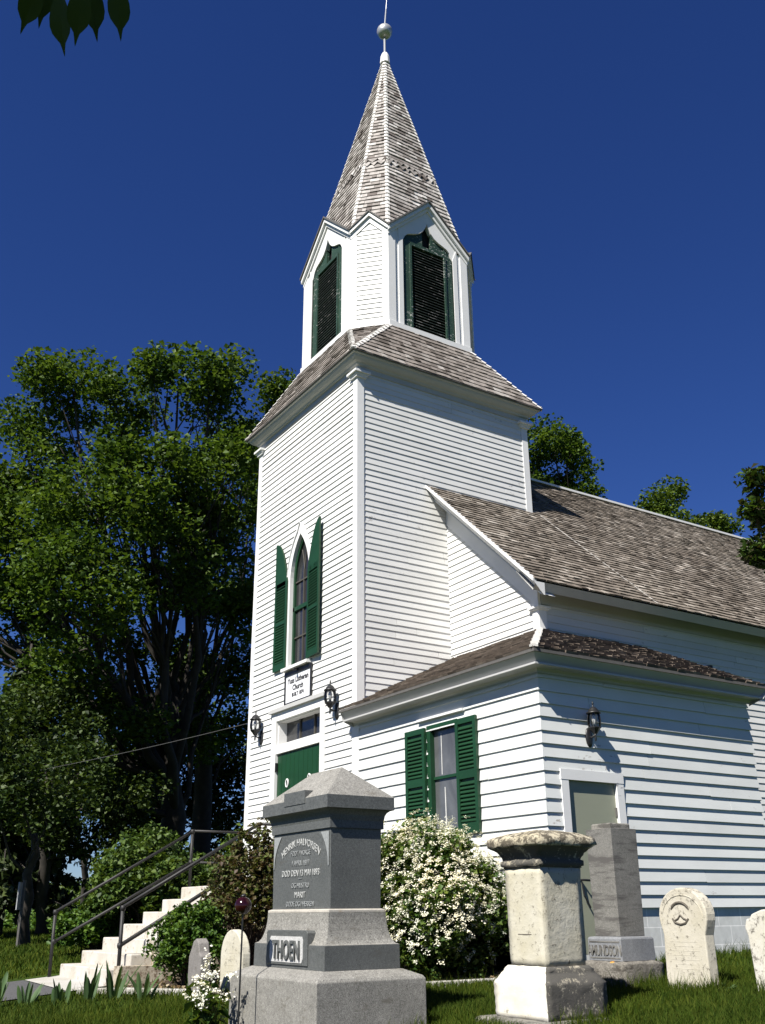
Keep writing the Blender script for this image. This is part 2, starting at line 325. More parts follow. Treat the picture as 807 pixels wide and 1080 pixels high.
# ---------------------------------------------------------------- mesh helpers
class MB:
    def __init__(s): s.v = []; s.f = []; s.m = []
    def add(s, vs, fs, mi=0):
        o = len(s.v); s.v += [tuple(p) for p in vs]; s.f += [tuple(i+o for i in f) for f in fs]; s.m += [mi]*len(fs); return s
    def box(s, a, b, mi=0):
        x0, y0, z0 = [min(p, q) for p, q in zip(a, b)]; x1, y1, z1 = [max(p, q) for p, q in zip(a, b)]
        vs = [(x0,y0,z0),(x1,y0,z0),(x1,y1,z0),(x0,y1,z0),(x0,y0,z1),(x1,y0,z1),(x1,y1,z1),(x0,y1,z1)]
        return s.add(vs, [(0,3,2,1),(4,5,6,7),(0,1,5,4),(1,2,6,5),(2,3,7,6),(3,0,4,7)], mi)
    def beam(s, p, q, w, h, up=(0, 0, 1), mi=0):
        """rectangular bar from p to q, w across, h along up"""
        p = Vector(p); q = Vector(q); d = (q-p).normalized(); upv = Vector(up)
        sd_ = d.cross(upv).normalized(); u2 = sd_.cross(d).normalized()
        vs = []
        for e in (p, q):
            for a, b in ((-1,-1),(1,-1),(1,1),(-1,1)): vs.append(e + sd_*a*w/2 + u2*b*h/2)
        return s.add(vs, [(0,1,2,3),(7,6,5,4),(0,4,5,1),(1,5,6,2),(2,6,7,3),(3,7,4,0)], mi)
    def prism(s, poly, fn, d0, d1, mi=0):
        """polygon [(a,b)] mapped by fn(a,b,d), extruded from depth d0 to d1"""
        n = len(poly); vs = [fn(a, b, d0) for a, b in poly] + [fn(a, b, d1) for a, b in poly]
        fs = [tuple(range(n)), tuple(range(2*n-1, n-1, -1))] + [(i, i+n, (i+1) % n + n, (i+1) % n) for i in range(n)]
        return s.add(vs, fs, mi)
    def strip(s, low, high, fn, d0, d1, mi=0):
        """band between two polylines of equal length, extruded"""
        n = len(low)
        for i in range(n-1):
            quad = [low[i], low[i+1], high[i+1], high[i]]
            vs = [fn(a, b, d0) for a, b in quad] + [fn(a, b, d1) for a, b in quad]
            fs = [(0,1,2,3),(7,6,5,4),(0,4,5,1),(2,6,7,3)]
            if i == 0: fs.append((3,7,4,0))
            if i == n-2: fs.append((1,5,6,2))
            s.add(vs, fs, mi)
        return s
    def tube(s, pts, r, n=8, mi=0, caps=True):
        pts = [Vector(p) for p in pts]; k = len(pts); rs = r if isinstance(r, (list, tuple)) else [r]*k
        rings = []; prev = None
        for i, p in enumerate(pts):
            d = (pts[min(i+1, k-1)] - pts[max(i-1, 0)]).normalized()
            a = Vector((0, 0, 1)) if abs(d.z) < 0.9 else Vector((1, 0, 0))
            x = (prev - d*prev.dot(d)).normalized() if prev is not None and (prev-d*prev.dot(d)).length > 1e-4 else d.cross(a).normalized()
            prev = x; y = d.cross(x)
            rings.append([p + (x*math.cos(2*math.pi*j/n) + y*math.sin(2*math.pi*j/n))*rs[i] for j in range(n)])
        vs = [q for ring in rings for q in ring]
        fs = [(i*n+j, i*n+(j+1) % n, (i+1)*n+(j+1) % n, (i+1)*n+j) for i in range(k-1) for j in range(n)]
        if caps: fs += [tuple(range(n-1, -1, -1)), tuple((k-1)*n+j for j in range(n))]
        return s.add(vs, fs, mi)
    def lathe(s, prof, c, n=16, mi=0, ax=1.0, ay=1.0):
        vs = []; fs = []
        for r, z in prof:
            for j in range(n):
                t = 2*math.pi*j/n; vs.append((c[0]+r*ax*math.cos(t), c[1]+r*ay*math.sin(t), c[2]+z))
        k = len(prof)
        fs = [(i*n+j, i*n+(j+1) % n, (i+1)*n+(j+1) % n, (i+1)*n+j) for i in range(k-1) for j in range(n)]
        fs += [tuple(range(n-1, -1, -1)), tuple((k-1)*n+j for j in range(n))]
        return s.add(vs, fs, mi)
    def rings(s, levels, mi=0, caps=True):
        """stack of rectangles (x0,x1,y0,y1,z)"""
        vs = []
        for x0, x1, y0, y1, z in levels: vs += [(x0,y0,z),(x1,y0,z),(x1,y1,z),(x0,y1,z)]
        k = len(levels); fs = []
        for i in range(k-1):
            for j in range(4): fs.append((i*4+j, i*4+(j+1) % 4, (i+1)*4+(j+1) % 4, (i+1)*4+j))
        if caps: fs += [(3,2,1,0), tuple((k-1)*4+j for j in range(4))]
        return s.add(vs, fs, mi)
    def build(s, name, mats, parent=None, smooth=False, bevel=0.0):
        me = bpy.data.meshes.new(name)
        off = Vector((0, 0, 0))
        r = parent
        while r is not None: off += r.location; r = r.parent
        if any(off): s.v = [(p[0]-off.x, p[1]-off.y, p[2]-off.z) for p in s.v]
        me.from_pydata(s.v, [], s.f)
        mats = mats if isinstance(mats, (list, tuple)) else [mats]
        for m in mats: me.materials.append(m)
        if len(mats) > 1: me.polygons.foreach_set('material_index', s.m)
        if smooth: me.polygons.foreach_set('use_smooth', [True]*len(me.polygons))
        bm = bmesh.new(); bm.from_mesh(me)
        bmesh.ops.recalc_face_normals(bm, faces=bm.faces) if len(bm.faces) < 4000 else None
        bm.to_mesh(me); bm.free()
        o = bpy.data.objects.new(name, me); COL.objects.link(o)
        if parent is not None: o.parent = parent
        if bevel:
            bv = o.modifiers.new('bevel', 'BEVEL'); bv.width = bevel; bv.segments = 2; bv.limit_method = 'ANGLE'
        return o

def thing(name, label, cat, loc=(0, 0, 0), group=None):
    o = bpy.data.objects.new(name, None); COL.objects.link(o); o.location = loc; o.empty_display_size = 0.2
    o['label'] = label; o['category'] = cat
    if group: o['group'] = group
    return o
def tag(o, label, cat, group=None):
    o['label'] = label; o['category'] = cat
    if group: o['group'] = group
    return o
def kind(o, k): o['kind'] = k; return o

def np_mesh(name, V, F, mat, parent=None, smooth=False):
    """fast mesh from numpy arrays; F is (n,k)"""
    off = np.zeros(3); r = parent
    while r is not None: off += np.array(r.location); r = r.parent
    V = np.asarray(V, dtype=np.float64) - off
    me = bpy.data.meshes.new(name); n, k = F.shape
    me.vertices.add(len(V)); me.vertices.foreach_set('co', V.astype(np.float32).ravel())
    me.loops.add(n*k); me.loops.foreach_set('vertex_index', F.astype(np.int32).ravel())
    me.polygons.add(n); me.polygons.foreach_set('loop_start', np.arange(0, n*k, k, dtype=np.int32))
    me.materials.append(mat); me.update(calc_edges=True); me.validate()
    o = bpy.data.objects.new(name, me); COL.objects.link(o)
    if parent is not None: o.parent = parent
    return o

def text_part(name, body, size, fn, depth, mat, parent, mirror=False, arc=None, bold=0.0, sx=1.0):
    """lettering as a mesh; fn(u, v, d) maps text plane to the world; arc = (radius) bends the line"""
    cu = bpy.data.curves.new(name, 'FONT'); cu.body = body; cu.size = size; cu.align_x = 'CENTER'; cu.align_y = 'BOTTOM_BASELINE'
    cu.extrude = depth/2; cu.offset = bold; cu.resolution_u = 3
    tmp = bpy.data.objects.new(name, cu); COL.objects.link(tmp)
    dg = bpy.context.evaluated_depsgraph_get(); dg.update()
    me = bpy.data.meshes.new_from_object(tmp.evaluated_get(dg))
    bpy.data.objects.remove(tmp); me.name = name
    off = Vector((0, 0, 0)); r = parent
    while r is not None: off += r.location; r = r.parent
    for v in me.vertices:
        u, w, d = v.co.x*sx, v.co.y, v.co.z + depth/2
        if arc:
            a = u/arc; u, w = (arc+w)*math.sin(a), (arc+w)*math.cos(a) - arc
        v.co = Vector(fn(u, w, d)) - off
    me.materials.clear(); me.materials.append(mat)
    o = bpy.data.objects.new(name, me); COL.objects.link(o); o.parent = parent
    return o

# ---------------------------------------------------------------- ground
def gz(x, y):
    p = -0.0163*x + 0.0876*y - 0.23
    k = 0.09
    p = -k*np.log(np.exp(-p/k) + np.exp(0.10/k))          # soft ceiling at -0.10
    p = 1*k*np.log(np.exp(p/k) + np.exp(-1.2/k))           # soft floor at -1.2
    return p
def gzz(x, y): return float(gz(np.float64(x), np.float64(y)))

def axis(c, span, n):
    u = np.linspace(-1, 1, n); return c + span*(0.04*u + 0.96*u**5)
gx = axis(2.0, 900, 181); gy = axis(-2.0, 900, 181)
GX, GY = np.meshgrid(gx, gy, indexing='ij')
far = np.clip((np.hypot(GX-2, GY+2)-60)/300, 0, 1)
GZ = gz(GX, GY)*(1-far) + far*-0.3
nx, ny = GX.shape
idx = np.arange(nx*ny).reshape(nx, ny)
F = np.stack([idx[:-1,:-1], idx[1:,:-1], idx[1:,1:], idx[:-1,1:]], -1).reshape(-1, 4)
kind(np_mesh('ground', np.stack([GX, GY, GZ], -1).reshape(-1, 3), F, MAT['ground']), 'structure')

# ---------------------------------------------------------------- church
W = 3.70; XC = -W/2; YC = W/2
A, L, N, GY0 = 4.0105, 3.67, 2.1475, 1.783
church = thing('church', 'white clapboard country church with a square bell tower and shingled spire', 'church', (XC, YC, gzz(XC, YC)))

def siding(mb, fn, u0, u1, zs, thick, holes=(), mitre=(0, 0), joint=(2.2, 4.6), jit=0.10):
    """lapped clapboards. fn(u,z,d)->xyz ; u0/u1 functions of z ; zs course heights ; holes (ua,ub,za,zb)"""
    for i in range(len(zs)-1):
        zb, zt = zs[i] + random.uniform(-.004, .004), zs[i+1] + 0.004
        segs = [(u0(zb), u0(zt), u1(zb), u1(zt))]
        zm = (zb+zt)/2
        for h in holes:
            ua, ub, za, zz = h
            if callable(ua): ua_, ub_ = ua(zm), ub(zm)
            else: ua_, ub_ = ua, ub
            if not (za < zm < zz) or ua_ >= ub_: continue
            ns = []
            for a0, a1, b0, b1 in segs:
                if ub_ <= min(a0, a1) or ua_ >= max(b0, b1): ns.append((a0, a1, b0, b1)); continue
                if ua_ > a0: ns.append((a0, a1, ua_, ua_))
                if ub_ < b0: ns.append((ub_, ub_, b0, b1))
            segs = ns
        for a0, a1, b0, b1 in segs:
            if b0 - a0 < 0.01 and b1 - a1 < 0.01: continue
            cuts = [0.0]; ln = max(b0-a0, b1-a1); p = random.uniform(0.5, joint[1])
            while p < ln - 0.4: cuts.append(p/ln); p += random.uniform(*joint)
            cuts.append(1.0)
            for c0, c1 in zip(cuts[:-1], cuts[1:]):
                t = thick*(1 + random.uniform(-jit, jit)); dz0 = random.uniform(-.004, .004); dz1 = random.uniform(-.004, .004)
                g = 0.0024
                L0 = a0 + (b0-a0)*c0 + (g if c0 > 0 else -mitre[0]*t); R0 = a0 + (b0-a0)*c1 - (g if c1 < 1 else -mitre[1]*t)
                L1 = a1 + (b1-a1)*c0 + (g if c0 > 0 else -mitre[0]*.1*t); R1 = a1 + (b1-a1)*c1 - (g if c1 < 1 else -mitre[1]*.1*t)
                vs = [fn(L0, zb+dz0, 0), fn(R0, zb+dz1, 0), fn(R0, zb+dz1, t), fn(L0, zb+dz0, t), fn(L1, zt, 0.10*t), fn(R1, zt, 0.10*t)]
                mb.add(vs, [(0,1,2,3), (3,2,5,4), (0,3,4), (1,5,2)])
    return mb

FRONT = lambda x, z, d: (x, -d, z)              # faces -Y, at y=0
SIDE = lambda y, z, d: (d, y, z)                # faces +X, at x=0
def frange(a, b, s):
    r = [a]
    while r[-1] < b - s*0.5: r.append(r[-1]+s)
    r[-1] = b; return r
c_ = lambda v: (lambda z: v)

# tower walls -------------------------------------------------
zc = frange(-0.30, 8.91, 0.1075)
ARX = -1.88
def arch_half(z, half, zsp, zap):
    if z <= zsp: return half
    if z >= zap: return -1
    R = ((zap-zsp)**2 + half**2)/(2*half)
    return math.sqrt(max(0, R*R-(z-zsp)**2)) - (R-half)
holes = [(-2.62, -1.02, 0.5, 3.50),
         (lambda z: ARX-arch_half(z, .40, 5.72, 6.66), lambda z: ARX+arch_half(z, .40, 5.72, 6.66), 4.2, 6.66)]
mb = siding(MB(), FRONT, c_(-W+.02), c_(-.02), zc, 0.021, holes)
mb.build('tower_front_wall', MAT['siding'], church)
zc2 = [z for z in zc]
mb = siding(MB(), SIDE, c_(.02), c_(W-.02), zc2, 0.014)
mb.build('tower_side_wall', MAT['siding'], church)
mb = MB()   # hidden sides
mb.box((-W, .05, -.4), (-W+.04, W, 8.85)); mb.box((-W, W-.04, -.4), (0, W, 8.85)); mb.box((-W+.03,.04,8.6),(-.03,W-.04,8.7))
mb.build('tower_rear_wall', MAT['siding'], church)
# corner boards
def corner_post(x, y, sx, sy, z0, z1, w=0.11):
    m_ = MB(); t = 0.024
    m_.box((x+sx*t, y+sy*t, z0), (x-sx*w, y, z1)); m_.box((x+sx*t, y, z0), (x, y-sy*w, z1))
    return m_
for (x, y, sx, sy) in ((0, 0, 1, -1), (-W, 0, -1, -1), (0, W, 1, 1), (-W, W, -1, 1)):
    corner_post(x, y, sx, sy, -.4, 8.80).build('corner_board', MAT['trim'], church)
    m_ = MB()
    for e, z0, z1 in ((.035, 8.775, 8.81), (.05, 8.81, 8.845), (.085, 8.845, 8.885)):
        m_.box((x+sx*(.024+e), y+sy*(.024+e), z0), (x-sx*(.11+e), y-sy*(.11+e)*1, z1))
    m_.build('capital', MAT['trim'], church)
# cornice swept round the tower, frieze under it
def sweep_square(prof, x0, x1, y0, y1):
    m_ = MB(); n = len(prof); vs = []
    for o, z in prof: vs += [(x0-o, y0-o, z), (x1+o, y0-o, z), (x1+o, y1+o, z), (x0-o, y1+o, z)]
    fs = []
    for i in range(n-1):
        for j in range(4): fs.append((i*4+j, i*4+(j+1) % 4, (i+1)*4+(j+1) % 4, (i+1)*4+j))
    return m_.add(vs, fs)
OV = 0.237
sweep_square([(0.0, 8.90), (.028, 8.90), (.028, 8.99), (.06, 9.0), (.075, 9.03), (.12, 9.045), (.165, 9.085), (.185, 9.125), (.215, 9.13), (.215, 9.158), (0, 9.158)], -W, 0, 0, W).build('cornice', MAT['eave'], church)

# shingles ----------------------------------------------------
def shingles(mb, P0, ud, sd_, nd, ua, ub, S, expo, thick, wmean=0.13, s0=0.0, pointy=(), wj=0.45, wob=0.006, skip=None):
    """courses of wedge shaped shingles; ua/ub(s) give the course ends"""
    P0, ud, sd_, nd = map(Vector, (P0, ud, sd_, nd))
    nrow = int(math.ceil((S-s0)/expo)); pt = lambda u, s, n: P0 + ud*u + sd_*s + nd*n
    for r in range(nrow):
        sb = s0 + r*expo; stp = min(sb + expo*1.08, S)
        a0, b0, a1, b1 = ua(sb), ub(sb), ua(stp), ub(stp)
        if b0 - a0 < 0.02: continue
        u = a0 - random.uniform(0, wmean)
        while u < b0:
            w = wmean*random.uniform(1-wj, 1+wj); l, q = max(u, a0), min(u+w-0.004, b0); u += w
            if r in pointy: w = wmean
            if q - l < 0.012: continue
            if skip and skip((l+q)/2, sb): continue
            lt, qt = max(l, a1), min(q, b1)
            if qt < lt: lt = qt = min(max((l+q)/2, a1), b1) if b1 > a1 else (a1+b1)/2
            t = thick*random.uniform(.75, 1.35); j = random.uniform(-wob, wob); s_b = sb + j
            if r in pointy:
                vs = [pt(l, sb+expo*.45, 0), pt(q, sb+expo*.45, 0), pt(l, sb+expo*.45, t*1.3), pt(q, sb+expo*.45, t*1.3), pt(lt, stp+.02, .002), pt(qt, stp+.02, .002), pt((l+q)/2, sb-expo*.42, 0), pt((l+q)/2, sb-expo*.42, t*1.35)]
                mb.add(vs, [(2,7,3), (2,3,5,4), (0,6,7,2), (6,1,3,7), (0,2,4), (1,5,3)])
            else:
                vs = [pt(l, s_b, -.002), pt(q, s_b, -.002), pt(l, s_b, t), pt(q, s_b, t*random.uniform(.85, 1.15)), pt(lt, stp, .003), pt(qt, stp, .003)]
                mb.add(vs, [(0,1,3,2), (2,3,5,4), (0,2,4), (1,5,3)])
    return mb

def hip_cap(mb, p, q, n1, n2, w=0.085, expo=0.13, th=0.02):
    """overlapping cap shingles along a hip from p (low) to q (high); n1,n2 face normals"""
    p, q = Vector(p), Vector(q); d = (q-p); ln = d.length; d.normalize(); k = max(1, int(ln/expo))
    n1, n2 = Vector(n1).normalized(), Vector(n2).normalized(); nm = (n1+n2).normalized()
    s1 = n1.cross(d).normalized(); s2 = d.cross(n2).normalized()
    if s1.dot(n2) > 0: s1 = -s1
    if s2.dot(n1) > 0: s2 = -s2
    for i in range(k):
        a = p + d*(i*ln/k) + nm*(th*random.uniform(.8, 1.3)+.012); b = p + d*((i+1.12)*ln/k) + nm*.012
        wa = w*random.uniform(.9, 1.1)
        vs = [a, a+s1*wa, a+s2*wa, b, b+s1*wa*.95, b+s2*wa*.95, a-nm*(th+.01), a+s1*wa-nm*th, a+s2*wa-nm*th]
        mb.add(vs, [(0,1,4,3), (0,3,5,2), (0,6,7,1), (0,2,8,6)])
    return mb

# skirt roof --------------------------------------------------
R8, A8 = 1.443, 0.93
ZB, ZV, ZPK, ZPD, ZA = 10.396, 12.58, 13.49, 12.93, 18.78
H0 = W/2 + OV; ZS0 = 9.165
mb = MB(); under = MB(); caps = []
for k in range(4):
    ang = k*math.pi/2                                     # k=0 faces -Y, 1 faces +X, ...
    ca, sa = math.cos(ang), math.sin(ang)
    rot = lambda x, y, z: Vector((XC + x*ca - y*sa, YC + x*sa + y*ca, z))
    dirv = lambda x, y, z: Vector((x*ca - y*sa, x*sa + y*ca, z))
    run = H0 - (R8+.03); rise = ZB-.03 - ZS0; S = math.hypot(run, rise)
    sdir = dirv(0, run/S, rise/S); nd = dirv(0, -rise/S, run/S)
    shingles(mb, rot(0, -H0, ZS0), dirv(1, 0, 0), sdir, nd, lambda s: -H0+(H0-A8)*s/S, lambda s: H0-(H0-A8)*s/S, S, 0.128, 0.020, 0.15)
    under.add([rot(-H0, -H0, ZS0-.004), rot(H0, -H0, ZS0-.004), rot(A8, -R8-.03, ZB-.04), rot(-A8, -R8-.03, ZB-.04)], [(0,1,2,3)])
    # corner triangle between this face and the next (towards +x,-y corner)
    Pc = rot(H0, -H0, ZS0); v1 = rot(A8, -R8-.03, ZB-.03); v2 = rot(R8+.03, -A8, ZB-.03)
    mid = (v1+v2)/2; sd2 = (mid-Pc); S2 = sd2.length; sd2 = sd2.normalized(); ud2 = (v2-v1).normalized(); hw = (v2-v1).length/2
    nd2 = ud2.cross(sd2).normalized()
    shingles(mb, Pc, ud2, sd2, nd2, lambda s: -hw*s/S2, lambda s: hw*s/S2, S2, 0.128, 0.020, 0.14)
    under.add([Pc-Vector((0,0,.004)), v1-Vector((0,0,.01)), v2-Vector((0,0,.01))], [(0,2,1)])
    nnext = dirv(rise/S, 0, run/S)
    caps += [hip_cap(MB(), Pc, v1, nd, nd2, .058, .12), hip_cap(MB(), Pc, v2, nd2, nnext, .058, .12)]
sk = mb.build('skirt_roof', MAT['sk_shingle'], church)
under.build('roof_boarding', MAT['darkedge'], sk)
for c in caps: c.build('hip_cap', MAT['cap_strip'], sk)
m_ = MB(); H1 = H0+.01
sweep_square([(OV-.05, 9.150), (OV+.012, 9.150), (OV+.012, 9.168), (OV-.02, 9.172)], -W, 0, 0, W).build('drip_edge', MAT['darkedge'], sk)

# belfry ------------------------------------------------------
def gable_top(u, half, zv, zp): return zp - (zp-zv)*abs(u)/half
def ogee(u):
    a = abs(u)
    tab = [(0, 13.03), (.035, 12.93), (.09, 12.83), (.17, 12.74), (.27, 12.68), (.38, 12.64), (.47, 12.60), (.53, 12.54), (.565, 12.46), (.60, 12.38)]
    for (p, z), (p2, z2) in zip(tab[:-1], tab[1:]):
        if a <= p2: return z + (z2-z)*(a-p)/(p2-p)
    return 12.38
us = sorted(set([round(s*v, 4) for s in (-1, 1) for v in (0, .035, .09, .13, .17, .22, .27, .33, .38, .43, .47, .53, .565, .60)]))
OW = 0.60
for k in range(4):
    ang = k*math.pi/2; ca, sa = math.cos(ang), math.sin(ang)
    fn = lambda u, z, d, ca=ca, sa=sa: (XC + u*ca + (R8+d)*sa, YC + u*sa - (R8+d)*ca, z)
    mb = MB()
    for s in (-1, 1):
        mb.prism([(s*OW, ZB-.05), (s*A8, ZB-.05), (s*A8, ZV), (s*OW, gable_top(OW, A8, ZV, ZPK))], fn, -.10, 0)
        mb.prism([(s*(A8-.15), ZB+.0), (s*(A8+.012), ZB+.0), (s*(A8+.012), ZV-.02), (s*(A8-.15), ZV+.12)], fn, -.02, .022)      # pilaster
        mb.prism([(s*(OW-.0), ZB+.0), (s*(OW+.10), ZB+.0), (s*(OW+.10), ZV+.10), (s*(OW-.0), 12.40)], fn, -.02, .016)
        # rake moulding in two steps
        g = lambda u, o: gable_top(u, A8, ZV, ZPK) + o
        mb.strip([(0, g(0, -.17)), (s*(A8+.02), g(A8+.02, -.17))], [(0, g(0, -.08)), (s*(A8+.02), g(A8+.02, -.08))], fn, 0, .035)
        mb.strip([(0, g(0, -.08)), (s*(A8+.03), g(A8+.03, -.08))], [(0, g(0, .015)), (s*(A8+.03), g(A8+.03, .015))], fn, -.02, .085)
    mb.strip([(u, ogee(u)) for u in us], [(u, gable_top(u, A8, ZV, ZPK)-.03) for u in us], fn, -.10, 0)
    mb.prism([(-A8-.02, ZB-.06), (A8+.02, ZB-.06), (A8+.02, ZB+.055), (-A8-.02, ZB+.055)], fn, -.02, .05)    # base board / sill
    bw = mb.build('belfry_wall', MAT['trim'], church)
    m2 = MB()
    for s in (-1, 1):
        g = lambda u, o: gable_top(u, A8, ZV, ZPK) + o
        m2.strip([(0, g(0, .015)), (s*(A8+.04), g(A8+.04, .015))], [(0, g(0, .055)), (s*(A8+.04), g(A8+.04, .055))], fn, -.36, .115)
    m2.build('gable_roof', MAT['darkedge'], bw)
    lv = MB()
    z = ZB + .06
    while z < 12.36:
        lv.add([fn(-.40, z, -.03), fn(.40, z, -.03), fn(.40, z+.055, -.095), fn(-.40, z+.055, -.095), fn(-.40, z-.012, -.03), fn(.40, z-.012, -.03), fn(.40, z+.043, -.095), fn(-.40, z+.043, -.095)],
               [(0,1,2,3), (4,7,6,5), (0,4,5,1)]); z += .062
    lo = lv.build('louver', MAT['slat'], church)
    fr = MB()
    for s in (-1, 1):
        fr.prism([(s*.40, ZB+.0), (s*.60, ZB+.0), (s*.60, 12.39), (s*.40, 12.60)], fn, -.10, -.02)
        fr.prism([(s*.385, ZB+.0), (s*.43, ZB+.0), (s*.43, 12.40), (s*.385, 12.40)], fn, -.02, .004)
    fr.prism([(-.40, 12.38), (.40, 12.38), (.40, 12.45), (-.40, 12.45)], fn, -.10, -.01)
    fr.prism([(-.52, 12.45), (-.10, 12.45), (-.10, 12.9), (-.2, 12.74), (-.52, 12.60)], fn, -.10, -.04)
    fr.prism([(.52, 12.45), (.10, 12.45), (.10, 12.9), (.2, 12.74), (.52, 12.60)], fn, -.10, -.04)
    fr.build('louver_frame', MAT['oldgreen'], lo)
    bk = MB(); bk.prism([(-.6, ZB), (.6, ZB), (.6, 12.5), (0, 13.1), (-.6, 12.5)], fn, -.16, -.14); bk.build('louver_backing', MAT['dark'], lo)
    # narrow diagonal panel between this face and the next
    c1 = Vector((XC + A8*ca + R8*sa, YC + A8*sa - R8*ca, 0)); c2 = Vector((XC + R8*ca + A8*sa, YC + R8*sa - A8*ca, 0))
    md = (c1+c2)/2; ux = (c2-c1).normalized(); hw = (c2-c1).length/2; nx_ = Vector((ca+sa, sa-ca, 0)).normalized()
    fd = lambda u, z, d, md=md, ux=ux, nx_=nx_: tuple(md + ux*u + nx_*d + Vector((0, 0, z)))
    mb = MB()
    mb.prism([(-hw, ZB-.05), (hw, ZB-.05), (hw, ZV), (0, ZPD), (-hw, ZV)], fd, -.06, 0)
    for s in (-1, 1):
        mb.prism([(s*(hw-.11), ZB), (s*(hw+.006), ZB), (s*(hw+.006), ZV-.05), (s*(hw-.11), ZV+.03)], fd, -.01, .02)
        g = lambda u, o: gable_top(u, hw, ZV, ZPD) + o
        mb.strip([(0, g(0, -.20)), (s*hw, g(hw, -.20))], [(0, g(0, -.07)), (s*hw, g(hw, -.07))], fd, 0, .028)
        mb.strip([(0, g(0, -.07)), (s*(hw+.01), g(hw+.01, -.07))], [(0, g(0, .01)), (s*(hw+.01), g(hw+.01, .01))], fd, -.02, .075)
    mb.prism([(-hw-.02, ZB-.06), (hw+.02, ZB-.06), (hw+.02, ZB+.055), (-hw-.02, ZB+.055)], fd, -.02, .048)
    dw = mb.build('belfry_panel', MAT['trim'], church)
    ms = MB(); hh = hw-.11
    gt = lambda z: min(hh, max(0.0, (ZPD-.22-z)/(ZPD-ZV)*hw))
    zz = frange(ZB+.06, ZPD-.24, .105)
    siding(ms, fd, lambda z: -gt(z), lambda z: gt(z), zz, .016)
    ms.build('panel_clapboards', MAT['siding'], dw)
    m2 = MB()
    for s in (-1, 1):
        g = lambda u, o: gable_top(u, hw, ZV, ZPD) + o
        m2.strip([(0, g(0, .01)), (s*(hw+.02), g(hw+.02, .01))], [(0, g(0, .045)), (s*(hw+.02), g(hw+.02, .045))], fd, -.22, .10)
    m2.build('gable_roof', MAT['darkedge'], dw)

# spire -------------------------------------------------------
mb = MB(); core = MB(); caps = []
ring = []
for k in range(4):
    ang = k*math.pi/2; ca, sa = math.cos(ang), math.sin(ang)
    for (x, y) in ((-A8, -R8), (A8, -R8)): ring.append(Vector((XC + x*ca - y*sa, YC + x*sa + y*ca, ZV)))
APEX = Vector((XC, YC, ZA))
nrm = []
for i in range(8):
    p, q = ring[i], ring[(i+1) % 8]; mid = (p+q)/2
    sdv = APEX-mid; S = sdv.length; sdv = sdv.normalized(); ud = (q-p).normalized(); hw = (q-p).length/2; nd = ud.cross(sdv).normalized()
    nrm.append(nd)
    rr = [int((zz-ZV)/(ZA-ZV)*S/0.118) for zz in (14.72,)][0]
    shingles(mb, mid, ud, sdv, nd, lambda s: -hw*(1-s/S), lambda s: hw*(1-s/S), S*.985, 0.118, 0.024, 0.15, 0.0, (rr, rr+1), skip=(lambda u, s_, hw=hw, S=S, i=i: ZV+s_/S*(ZA-ZV) < gable_top(u, hw, ZV, ZPK if i % 2 == 0 else ZPD)-.16))
    pk = mid + sdv*(((ZPK if i % 2 == 0 else ZPD)-.13-ZV)/(ZA-ZV)*S)
    core.add([p, q, APEX, pk], [(0,3,2), (3,1,2)])
for i in range(8):
    caps.append(hip_cap(MB(), ring[i], APEX + (ring[i]-APEX)*.02, nrm[i-1], nrm[i], .05, .118, .018))
sp = mb.build('spire', MAT['sp_shingle'], church)
core.build('spire_boarding', MAT['darkedge'], sp)
for c in caps: c.build('hip_cap', MAT['cap_strip'], sp)
mb = MB(); mb.lathe([(.0, 18.55), (.12, 18.55), (.105, 18.75), (.07, 18.86), (.055, 18.87), (0, 18.87)], (XC, YC, 0), 10); mb.build('spire_cap', MAT['trim'], church)
mb = MB(); mb.tube([(XC, YC, 18.8), (XC, YC, 19.35)], .028, 8); mb.tube([(XC, YC, 19.65), (XC+.04, YC+.02, 20.25)], [.022, .016], 8); mb.tube([(XC+.04, YC+.02, 20.25), (XC+.08, YC+.05, 21.0)], [.009, .006], 6)
fin = mb.build('finial', MAT['ball'], church)
mb = MB(); mb.lathe([(.185*math.sin(math.pi*i/14)+.0001, -.185*math.cos(math.pi*i/14)) for i in range(15)], (XC, YC, 19.56), 20); mb.build('ball', MAT['ball'], fin, True)

# nave --------------------------------------------------------
HN = N - XC; XN2 = XC-HN                           # half width
ON, OG = 0.41, 0.418; ZE, ZR = 4.693, 8.81; YEND = 15.0
zroof = lambda x: ZR + (ZE-ZR)*abs(x-XC)/(HN+ON)
slope = math.atan2(ZR-ZE, HN+ON)
SN = math.hypot(ZR-ZE, HN+ON); cs, sn = math.cos(slope), math.sin(slope)
mb = MB(); y0r = GY0-OG
shingles(mb, (XC+HN+ON, y0r, ZE), (0, 1, 0), (-cs, 0, sn), (sn, 0, cs), c_(0.0), c_(YEND-y0r), SN, 0.122, 0.021, 0.14, wob=.008)
nr = mb.build('nave_roof', MAT['nv_shingle'], church)
mb = MB(); e = .004
mb.add([(XC+HN+ON, y0r, ZE-e), (XC+HN+ON, YEND, ZE-e), (XC, YEND, ZR-e), (XC, y0r, ZR-e), (XC-HN-ON, y0r, ZE-e), (XC-HN-ON, YEND, ZE-e)], [(0,1,2,3), (3,2,5,4)])
mb.build('roof_boarding', MAT['sk_shingle'], nr)
mb = MB(); mb.beam((XC, W, ZR+.012), (XC, YEND, ZR+.012), .17, .045); mb.build('ridge_board', MAT['trim'], nr)
mb = MB()                                          # pale seam where the roof was joined
hip_cap(mb, (XC+HN+ON-.02, 3.86, ZE+.02), (0.05, 3.86, zroof(0.05)), (sn, .02, cs), (sn, -.02, cs), .026, .122, .010)
mb.build('roof_seam', MAT['seam'], nr)
